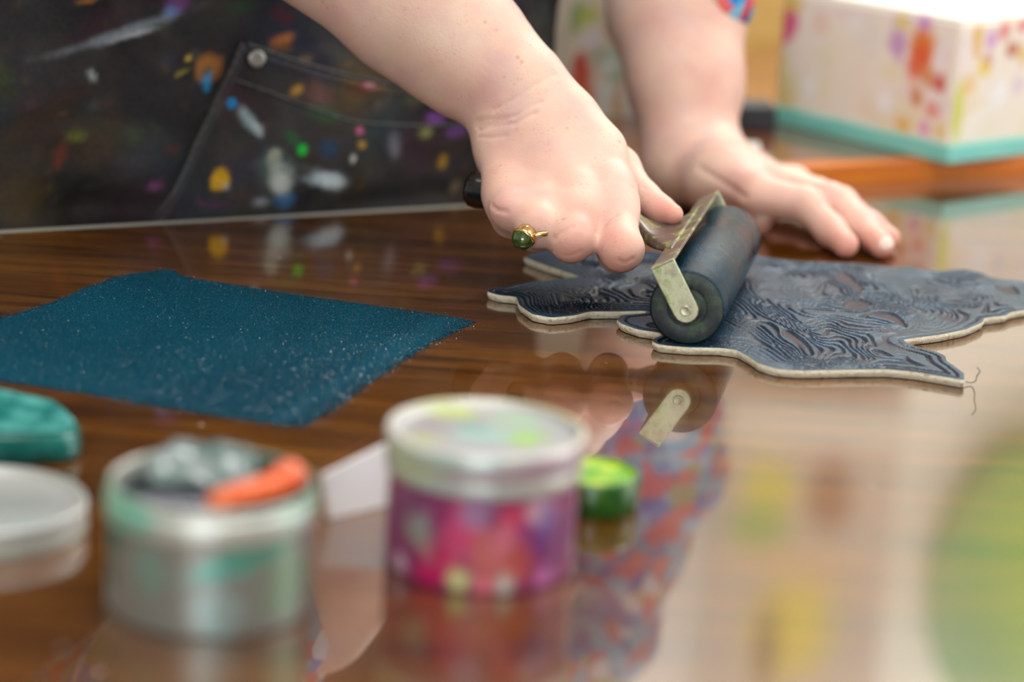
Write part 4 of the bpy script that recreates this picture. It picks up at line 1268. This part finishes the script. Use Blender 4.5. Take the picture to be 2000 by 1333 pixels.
# green cap
c4 = W(1152, 985, z=0)
m_green = Mat('green_plastic', lin(60, 130, 30), .15, ior=1.45, trans=.25)
m_green.base(m_green.ramp(m_green.noise(m_green.coords(), 120, 3), [(.35, lin(30, 84, 36)), (.6, lin(56, 118, 40)), (.75, lin(130, 170, 40))]))
m_yg = Mat('yellow_green_ink', rough=.3)
m_yg.base(m_yg.ramp(m_yg.noise(m_yg.coords(), 110, 3), [(.35, lin(96, 168, 24)), (.55, lin(170, 205, 20)), (.75, lin(220, 222, 50))]))
gc = thing('small_ink_jar', (c4[0], c4[1], 0), 'small green ink jar with yellow-green ink on top, beside the pink tin', 'jar')
lathe('jar_side', [(.0150, .0003), (.0188, .0003), (.0193, .001), (.0193, .0128), (.0186, .0140), (.0172, .0140)], m_green, gc, 64)
lathe('ink', [(.0172, .0140), (.0168, .0128), (.0150, .0124), (.008, .0130), (.0001, .0126)], m_yg, gc, 64)
# white scraper standing between the tins
s0, s1 = W(640, 1013, z=0), W(768, 984, z=0)
sdv = unit(s1 - s0); snv = np.array([sdv[1], -sdv[0], 0]); slen = np.linalg.norm(s1 - s0)
m_scr = Mat('white_plastic', lin(250, 250, 250), .35)
_n = m_scr.noise(m_scr.coords(), 40, 2); m_scr.bump(_n, .05, .0005)
scr = thing('plastic_scraper', tuple(s0), 'white plastic scraper standing between the two ink tins', 'scraper')
pf_ = [(-.004, .0185), (.0, .0), (slen, .0), (slen + .001, .0275)]
v = [sdv * a + UP * b + snv * (.0016 if b < .01 else .0005) for a, b in pf_] + [sdv * a + UP * b - snv * (.0016 if b < .01 else .0005) - snv * 0 for a, b in pf_]
bevel(mesh_obj('scraper_blade', v, [(3, 2, 1, 0), (4, 5, 6, 7), (0, 1, 5, 4), (1, 2, 6, 5), (2, 3, 7, 6), (3, 0, 4, 7)], m_scr, scr, smooth=False), .0004)
# teal block at the left edge
m_tealb = Mat('teal_ink_coat', rough=.22)
_n = m_tealb.noise(m_tealb.coords(), 55, 4, .6, .4)
m_tealb.base(m_tealb.ramp(_n, [(.28, lin(4, 30, 40)), (.44, lin(2, 66, 62)), (.6, lin(4, 92, 84)), (.78, lin(30, 130, 120))]))
tb = W(160, 905, z=0); ta = W(-120, 925, z=0); tc = W(-120, 830, z=0); td = W(110, 845, z=0)
bk = thing('ink_block', tuple(.25 * (tb + ta + tc + td)), 'teal ink-covered glass block with a rounded end beside the loose lid', 'block')
bko = np.array(bk.location)
pp = [ta, W(120, 908, z=0), W(150, 902, z=0), W(163, 888, z=0), W(160, 873, z=0), W(140, 858, z=0), td, tc]
n = len(pp); cen = np.mean(pp, 0)
hts = [.016, .0125, .0115, .0115, .012, .0135, .016, .023]
v = [p - bko for p in pp] + [cen + (p - cen) * .93 + UP * (h - .001) - bko for p, h in zip(pp, hts)]
f = [tuple(range(n))[::-1], tuple(range(n, 2 * n))] + [(k, (k + 1) % n, n + (k + 1) % n, n + k) for k in range(n)]
v.append(np.mean(v[n:], 0)); f = [f[0]] + [(n + k, n + (k + 1) % n, 2 * n) for k in range(n)] + f[2:]
tbk = mesh_obj('block_body', v, f, m_tealb, bk)
bevel(tbk, .003, 3, 25)
m_smear = Mat('pale_smear', lin(130, 200, 190), .25)
m_smear.base(m_smear.ramp(m_smear.noise(m_smear.coords(), 80, 3), [(.35, lin(16, 104, 98)), (.7, lin(90, 172, 164))]))
tv = np.array(v[n:2 * n]); tcn = tv.mean(0)
sv = [tcn + (p - tcn) * .86 + UP * .0007 for p in tv] + [tcn + UP * .0007]
mesh_obj('ink_smear', sv, [(k, (k + 1) % n, n) for k in range(n)], m_smear, bk)

# loose thread at the tip of the block
m_thr = Mat('green_thread', lin(70, 110, 100), .8)
th = tube('thread', spline([W(1878, 744, z=.002), W(1897, 748, z=.001), W(1906, 744, z=.003), W(1908, 735, z=.006), W(1914, 726, z=.0095), W(1908, 718, z=.012)], 40), .00024, m_thr, seg=6)
tag(th, 'thin green thread curling from the pointed tip of the printing block', 'thread')

# ------------------------------------------------------------------ background things
m_boxp = col_mat('flowered_paper', .55)
k0 = W(1851, 322, z=Z2 + .0002); kl = W(1508, 240, z=Z2 + .0002); kr = W(2000, 303, z=Z2 + .0002)
dl = unit(kl - k0); dr = np.array([-dl[1], dl[0], 0.0]);
if np.dot(dr, kr - k0) < 0: dr = -dr
LA = np.linalg.norm(kl - k0) + .004; LB = .22
bx_ = thing('flowered_box', tuple(k0 + (dl * LA + dr * LB) / 2), 'large pale box with bright painted flowers on a turquoise base', 'box')
bxo = np.array(bx_.location)
m_turq = Mat('turquoise_board', lin(110, 205, 192), .5)
m_turq.base(m_turq.ramp(m_turq.noise(m_turq.coords((3, 3, 60)), 8, 3), [(.3, lin(112, 206, 194)), (.7, lin(156, 228, 216))]))
bt = .0125
cr_ = [k0, k0 + dl * LA, k0 + dl * LA + dr * LB, k0 + dr * LB]
ccw = cr_ if np.cross(cr_[1][:2] - cr_[0][:2], cr_[2][:2] - cr_[1][:2]) > 0 else cr_[::-1]
prism('base_board', [tuple((p - bxo)[:2]) for p in ccw], 0, bt, m_turq, bx_, .0012)
ins = .004
kin = k0 + (dl + dr) * ins
BH = W(1853, 46, Y=kin[1])[2] - Z2


def panel_grid(name, o0, du, dv, lu, lv, paint, parent, mat, step=.0022, thick=None):
    nu, nv = int(lu / step) + 2, int(lv / step) + 2
    a, b = np.meshgrid(np.linspace(0, lu, nu), np.linspace(0, lv, nv))
    V = o0 + a.ravel()[:, None] * du + b.ravel()[:, None] * dv
    i, j = np.meshgrid(np.arange(nv - 1), np.arange(nu - 1), indexing='ij')
    F = np.stack([i * nu + j, i * nu + j + 1, (i + 1) * nu + j + 1, (i + 1) * nu + j], -1).reshape(-1, 4)
    o = mesh_obj(name, V - np.array(parent.location), F, mat, parent, smooth=False, colors=paint(np.column_stack([a.ravel(), b.ravel()])))
    if thick:
        s = o.modifiers.new('thick', 'SOLIDIFY'); s.thickness = thick; s.offset = 0
    return o


def pix_blobs(o0, du, dv, items, sc):
    nn = np.cross(du, dv); out = []
    for (u, v, rx, ry, ang, c, op) in items:
        p = WP(u, v, o0, nn) - o0
        out.append((p @ du, p @ dv, rx * sc, ry * sc, -ang, lin(*c), op, .5))
    return out


fa = [(1545, 40, 20, 26, 0, (232, 60, 130), .9), (1537, 72, 11, 14, 0, (230, 70, 140), .85), (1548, 6, 26, 14, 0, (240, 205, 80), .8), (1496, 52, 12, 14, 0, (236, 180, 110), .8), (1497, 155, 12, 14, 0, (226, 120, 170), .8), (1525, 140, 22, 40, .2, (244, 224, 150), .7), (1535, 195, 20, 20, 0, (244, 210, 120), .7),
      (1757, 85, 16, 26, .2, (205, 150, 205), .85), (1806, 88, 26, 24, .3, (232, 140, 40), .9), (1796, 120, 18, 34, -.3, (236, 96, 50), .9), (1815, 150, 14, 16, 0, (222, 130, 30), .8), (1838, 162, 11, 15, 0, (214, 40, 44), .9), (1793, 190, 11, 14, 0, (216, 128, 56), .85), (1822, 215, 14, 12, 0, (240, 140, 130), .8),
      (1806, 250, 10, 12, 0, (236, 150, 205), .85), (1766, 243, 14, 11, 0, (240, 190, 90), .85), (1838, 255, 10, 12, 0, (244, 210, 120), .8), (1765, 44, 12, 12, 0, (236, 214, 90), .8), (1810, 44, 13, 10, 0, (210, 130, 210), .8), (1840, 110, 12, 26, 0, (250, 240, 240), .8), (1585, 168, 18, 16, 0, (252, 250, 248), .8),
      (1730, 200, 16, 16, 0, (252, 252, 252), .9), (1675, 52, 16, 16, 0, (250, 252, 250), .8), (1608, 45, 18, 16, 0, (246, 214, 190), .8), (1650, 120, 50, 50, 0, (246, 236, 214), .6), (1745, 140, 18, 14, 0, (244, 234, 190), .7), (1700, 70, 30, 30, 0, (240, 232, 224), .6)]
fb = [(1868, 215, 12, 46, 0, (214, 220, 90), .9), (1905, 80, 12, 26, 0, (232, 180, 60), .9), (1932, 78, 12, 14, 0, (216, 150, 214), .85), (1959, 60, 13, 14, 0, (234, 110, 110), .85), (1974, 95, 13, 12, 0, (196, 104, 50), .9), (1926, 118, 10, 14, 0, (216, 130, 130), .8), (1918, 135, 14, 12, 0, (244, 214, 80), .85),
      (1890, 165, 14, 16, 0, (246, 200, 130), .8), (1998, 45, 14, 14, 0, (230, 90, 90), .8), (1995, 105, 10, 18, 0, (236, 190, 80), .8), (1950, 180, 18, 20, 0, (252, 252, 252), .8), (1880, 110, 20, 30, 0, (250, 236, 234), .8), (1985, 165, 16, 14, 0, (232, 214, 226), .8)]
PALE = lin(250, 240, 226)
la, lb_ = LA - 2 * ins, LB - 2 * ins
pz = np.array([0, 0, bt])
sides = [('front_side', kin + pz, dl, la, fa), ('front_side', kin + pz, dr, lb_, fb), ('back_side', kin + pz + dr * lb_, dl, la, []), ('back_side', kin + pz + dl * la, dr, lb_, [])]
for nm, o0, du, lu, items in sides:
    bb = [(rng.uniform(0, lu), rng.uniform(0, .1), rng.uniform(.004, .016), rng.uniform(.004, .012), 0, lin(*[(250, 236, 200), (244, 222, 226), (252, 250, 246), (246, 226, 196), (240, 232, 190)][rng.integers(5)]), .6, .8) for _ in range(30)]
    bb += pix_blobs(o0, du, UP, items, 1.3 / 2780.0)
    panel_grid(nm, o0, du, UP, lu, BH - bt, (lambda bb: lambda P: paint_blobs(P, PALE, bb, wob=.25 * fbm(P[:, 0] * 90, P[:, 1] * 90, 2, 91)))(bb), bx_, m_boxp, thick=.003)
tb_ = [(rng.uniform(0, la), rng.uniform(0, lb_), rng.uniform(.004, .014), rng.uniform(.004, .012), 0, lin(*[(246, 232, 140), (250, 248, 244), (244, 214, 200)][rng.integers(3)]), .6, .6) for _ in range(26)]
panel_grid('lid', kin + np.array([0, 0, BH + .0015]), dl, dr, la, lb_, lambda P: paint_blobs(P, lin(250, 244, 232), tb_), bx_, m_boxp, step=.004, thick=.003)

# dark book beside the box
m_book = Mat('dark_grey_cover', lin(58, 62, 68), .6)
m_page = Mat('book_pages', lin(225, 218, 200), .9)
m_page.base(m_page.ramp(m_page.noise(m_page.coords((1, 1, 300)), 8, 2), [(.3, lin(205, 196, 176)), (.7, lin(235, 230, 215))]))
b0 = W(1514, 257, z=Z2 + .0002)
bkk = thing('dark_grey_book', tuple(b0), 'dark grey closed book lying behind the arm, next to the box', 'book')
be = unit(W(1430, 253, z=Z2)[:] - W(1514, 257, z=Z2)); be[2] = 0; be = unit(be); bn = np.array([be[1], -be[0], 0])
if bn[1] < 0: bn = -bn


def obox(name, o0, a, b, la_, lb2, z0, z1, mat, parent, bev=.001):
    v = [o0 + a * s + b * t + UP * z for z in (z0, z1) for s, t in ((0, 0), (la_, 0), (la_, lb2), (0, lb2))]
    f = BOXF if np.cross(a, b)[2] > 0 else [tuple(reversed(q)) for q in BOXF]
    o = mesh_obj(name, v, f, mat, parent, smooth=False); return bevel(o, bev)


zz0 = np.zeros(3)
bh_ = .0165
obox('cover_board', zz0, be, bn, .075, .04, 0, .0022, m_book, bkk); obox('cover_board', zz0, be, bn, .075, .04, bh_ - .0022, bh_, m_book, bkk)
obox('spine', zz0, be, bn, .075, .0022, .0022, bh_ - .0022, m_book, bkk, .0006)
obox('page_block', be * .003 + bn * .0024, be, bn, .069, .0345, .0022, bh_ - .0022, m_page, bkk, .0003)
# white paper
pw_ = W(1440, 303, z=Z2 + .0002)
pv = [W(1436, 300, z=Z2 + .0003), W(1488, 304, z=Z2 + .0003), W(1482, 279, z=Z2 + .0003), W(1436, 276, z=Z2 + .0003)]
ppr = thing('paper_scrap', tuple(np.mean(pv, 0)), 'scrap of white paper lying behind the flat hand', 'paper')
m_paper = Mat('white_paper', lin(225, 225, 220), .8)
prism('paper_sheet', [tuple((p - np.mean(pv, 0))[:2]) for p in pv], 0, .0004, m_paper, ppr)

# canvas leaning between the arms
cv0 = W(1068, 345, Y=1.735); cv0[2] = Z2 + .0003
cdir = unit(np.array([1, .12, 0])); cup = unit(np.array([-.02, .16, 1])); cn = np.cross(cdir, cup)
CW, CH = .122, .20
cva = thing('painted_canvas', tuple(cv0), 'small abstract painted canvas leaning upright between the two arms', 'canvas')
ci = [(1135, 150, 22, 46, 0, (206, 66, 20), .95), (1142, 190, 18, 24, 0, (212, 92, 10), .9), (1133, 120, 14, 16, 0, (196, 50, 30), .8), (1128, 38, 14, 34, .2, (110, 166, 70), .85), (1155, 28, 22, 14, 0, (196, 206, 90), .85), (1140, 52, 16, 14, 0, (206, 210, 110), .8), (1155, 75, 26, 22, 0, (226, 222, 224), .9),
      (1192, 55, 10, 26, 0, (214, 130, 100), .8), (1200, 120, 26, 34, 0, (176, 214, 190), .85), (1192, 130, 16, 16, 0, (226, 236, 232), .9), (1202, 150, 18, 10, 0, (140, 196, 160), .8), (1185, 175, 16, 18, 0, (222, 234, 230), .9), (1208, 200, 9, 42, 0, (206, 160, 90), .85), (1228, 180, 14, 34, 0, (240, 238, 234), .85),
      (1180, 215, 16, 18, 0, (216, 224, 214), .8), (1232, 225, 20, 26, 0, (232, 228, 226), .9), (1240, 270, 20, 22, 0, (206, 212, 130), .85), (1225, 262, 14, 14, 0, (190, 200, 130), .7), (1255, 310, 22, 16, 0, (232, 224, 216), .9), (1168, 110, 14, 26, .4, (176, 186, 160), .7), (1105, 90, 14, 60, 0, (214, 204, 180), .7)]
cb_ = pix_blobs(cv0, cdir, cup, ci, 1 / 2850.0)
m_cv = col_mat('canvas_paint', .6, .12, 600)
panel_grid('painted_face', cv0 - cn * .0 , cdir, cup, CW, CH, lambda P: paint_blobs(P, lin(226, 216, 194), cb_, wob=.3 * fbm(P[:, 0] * 70, P[:, 1] * 70, 2, 95)), cva, m_cv)
cz = np.array([0, 0, 0.0])
v = []
for d in (.0008, .016):
    for a, b in ((0, 0), (CW, 0), (CW, CH), (0, CH)): v.append(cdir * a + cup * b - cn * d)
m_side = Mat('canvas_side', lin(150, 180, 176), .8)
m_side.base(m_side.ramp(m_side.noise(m_side.coords(), 60, 3), [(.35, lin(96, 140, 138)), (.65, lin(210, 208, 196))]))
mesh_obj('stretcher', v, [(3, 2, 1, 0), (4, 5, 6, 7), (0, 1, 5, 4), (1, 2, 6, 5), (2, 3, 7, 6), (3, 0, 4, 7)], m_side, cva, smooth=False)

# low plywood cabinet behind everything
m_ply = Mat('yellow_plywood', rough=.5)
m_ply.base(m_ply.ramp(m_ply.noise(m_ply.coords((2, 2, 22)), 5, 5), [(.3, lin(214, 164, 84)), (.7, lin(236, 194, 114))]))
cab0 = LT(.30, -.60, FLOOR)
cab = thing('plywood_cabinet', tuple(cab0), 'low yellow plywood drawer cabinet behind the back table', 'cabinet')
CT = .11 - FLOOR
obox('cabinet_body', zz0, E, -NRM, 1.5, .45, .03, CT, m_ply, cab, .003)
obox('plinth', E * .02 - NRM * .03, E, -NRM, 1.46, .40, 0, .03, m_wood_dark, cab, .002)
m_gap = Mat('plywood_shadow_gap', lin(150, 108, 52), .7)
nd = 7; top = CT - .02
dh = (top - .06) / nd
for k in range(nd):
    z0 = .05 + k * dh
    for (a0, a1) in ((.02, .74), (.76, 1.48)):
        dw = obox('drawer', E * a0 + NRM * .018, E, -NRM, a1 - a0, .018, z0, z0 + dh - .012, m_ply, cab, .003)
        ctr_ = E * (a0 + a1) / 2 + NRM * .018
        obox('handle', ctr_ - E * .05 + NRM * .012, E, -NRM, .10, .012, z0 + dh * .45, z0 + dh * .45 + .012, m_wood_dark, dw, .002)

# large painting and round green panel on the back wall, seen mirrored in the table
WY = Y1 - .03
m_big = col_mat('big_painting_paint', .7, .1, 60)
g0 = MIR(1455, 1500, WY); gx1 = MIR(1742, 1000, WY)[0]
gx0 = MIR(1400, 1000, WY)[0]; gz0 = MIR(1580, 692, WY)[2]; gz1 = CEIL - .2
big = thing('abstract_painting', (gx0, WY, gz0), 'large beige abstract painting with yellow and brown patches on the back wall', 'painting')
bi = []
def mb(u, v, ru, rv, ang, c, op):
    p = MIR(u, v, WY); k = WY / FOC * 1.03; bi.append((p[0] - gx0, p[2] - gz0, ru * k, rv * k, ang, lin(*c), op, .6))
mb(1580, 735, 190, 40, 0, (120, 84, 60), .85); mb(1590, 830, 200, 45, 0, (232, 226, 214), .95); mb(1500, 950, 60, 60, 0, (214, 206, 40), .95); mb(1480, 1020, 70, 50, 0, (120, 176, 60), .9); mb(1615, 960, 46, 75, 0, (120, 60, 34), .95)
mb(1540, 1230, 75, 110, .3, (226, 206, 50), .95); mb(1492, 1270, 26, 90, 0, (80, 56, 40), .9); mb(1560, 1100, 130, 26, .2, (216, 180, 140), .7); mb(1680, 1180, 60, 90, 0, (176, 170, 160), .6)
panel_grid('painted_face', np.array([gx0, WY - .018, gz0]), np.array([1.0, 0, 0]), UP, gx1 - gx0, gz1 - gz0, lambda P: paint_blobs(P, lin(194, 181, 166), bi, wob=.25 * fbm(P[:, 0] * 6, P[:, 1] * 6, 3, 97)), big, m_big, step=.012)
box('stretcher', (0, -.017, 0), (gx1 - gx0, .028, gz1 - gz0), m_page, big, .002)
gc_ = MIR(2010, 1150, WY); gr = (MIR(2010, 1150, WY)[0] - MIR(1812, 1150, WY)[0]); gt = MIR(1990, 850, WY)[2]
grz = gc_[2] - gt
rp_ = thing('oval_painting', (gc_[0], WY + .02, gc_[2]), 'big oval green painting hanging on the white back wall', 'painting')
m_gp = col_mat('green_panel_paint', .6)
th_ = np.linspace(0, 2 * math.pi, 97)[:-1]; rr_ = np.linspace(0, 1, 26)
V = [(gr * r * math.cos(a), -.045 + .012 * r ** 6, grz * r * math.sin(a)) for r in rr_ for a in th_] + [(gr * math.cos(a), 0, grz * math.sin(a)) for a in th_]
V = np.array(V)
i, j = np.meshgrid(np.arange(26), np.arange(96), indexing='ij'); j2 = (j + 1) % 96
Fg = np.stack([i * 96 + j, i * 96 + j2, (i + 1) * 96 + j2, (i + 1) * 96 + j], -1).reshape(-1, 4)
gb = [(rng.uniform(-gr, gr), rng.uniform(-grz, grz), rng.uniform(.06, .2), rng.uniform(.05, .16), 0, lin(*[(150, 190, 60), (70, 150, 70), (60, 140, 110), (130, 185, 90)][rng.integers(4)]), .6, .8) for _ in range(30)]
mesh_obj('panel_board', V, Fg, m_gp, rp_, colors=paint_blobs(V[:, [0, 2]], lin(120, 192, 70), gb))
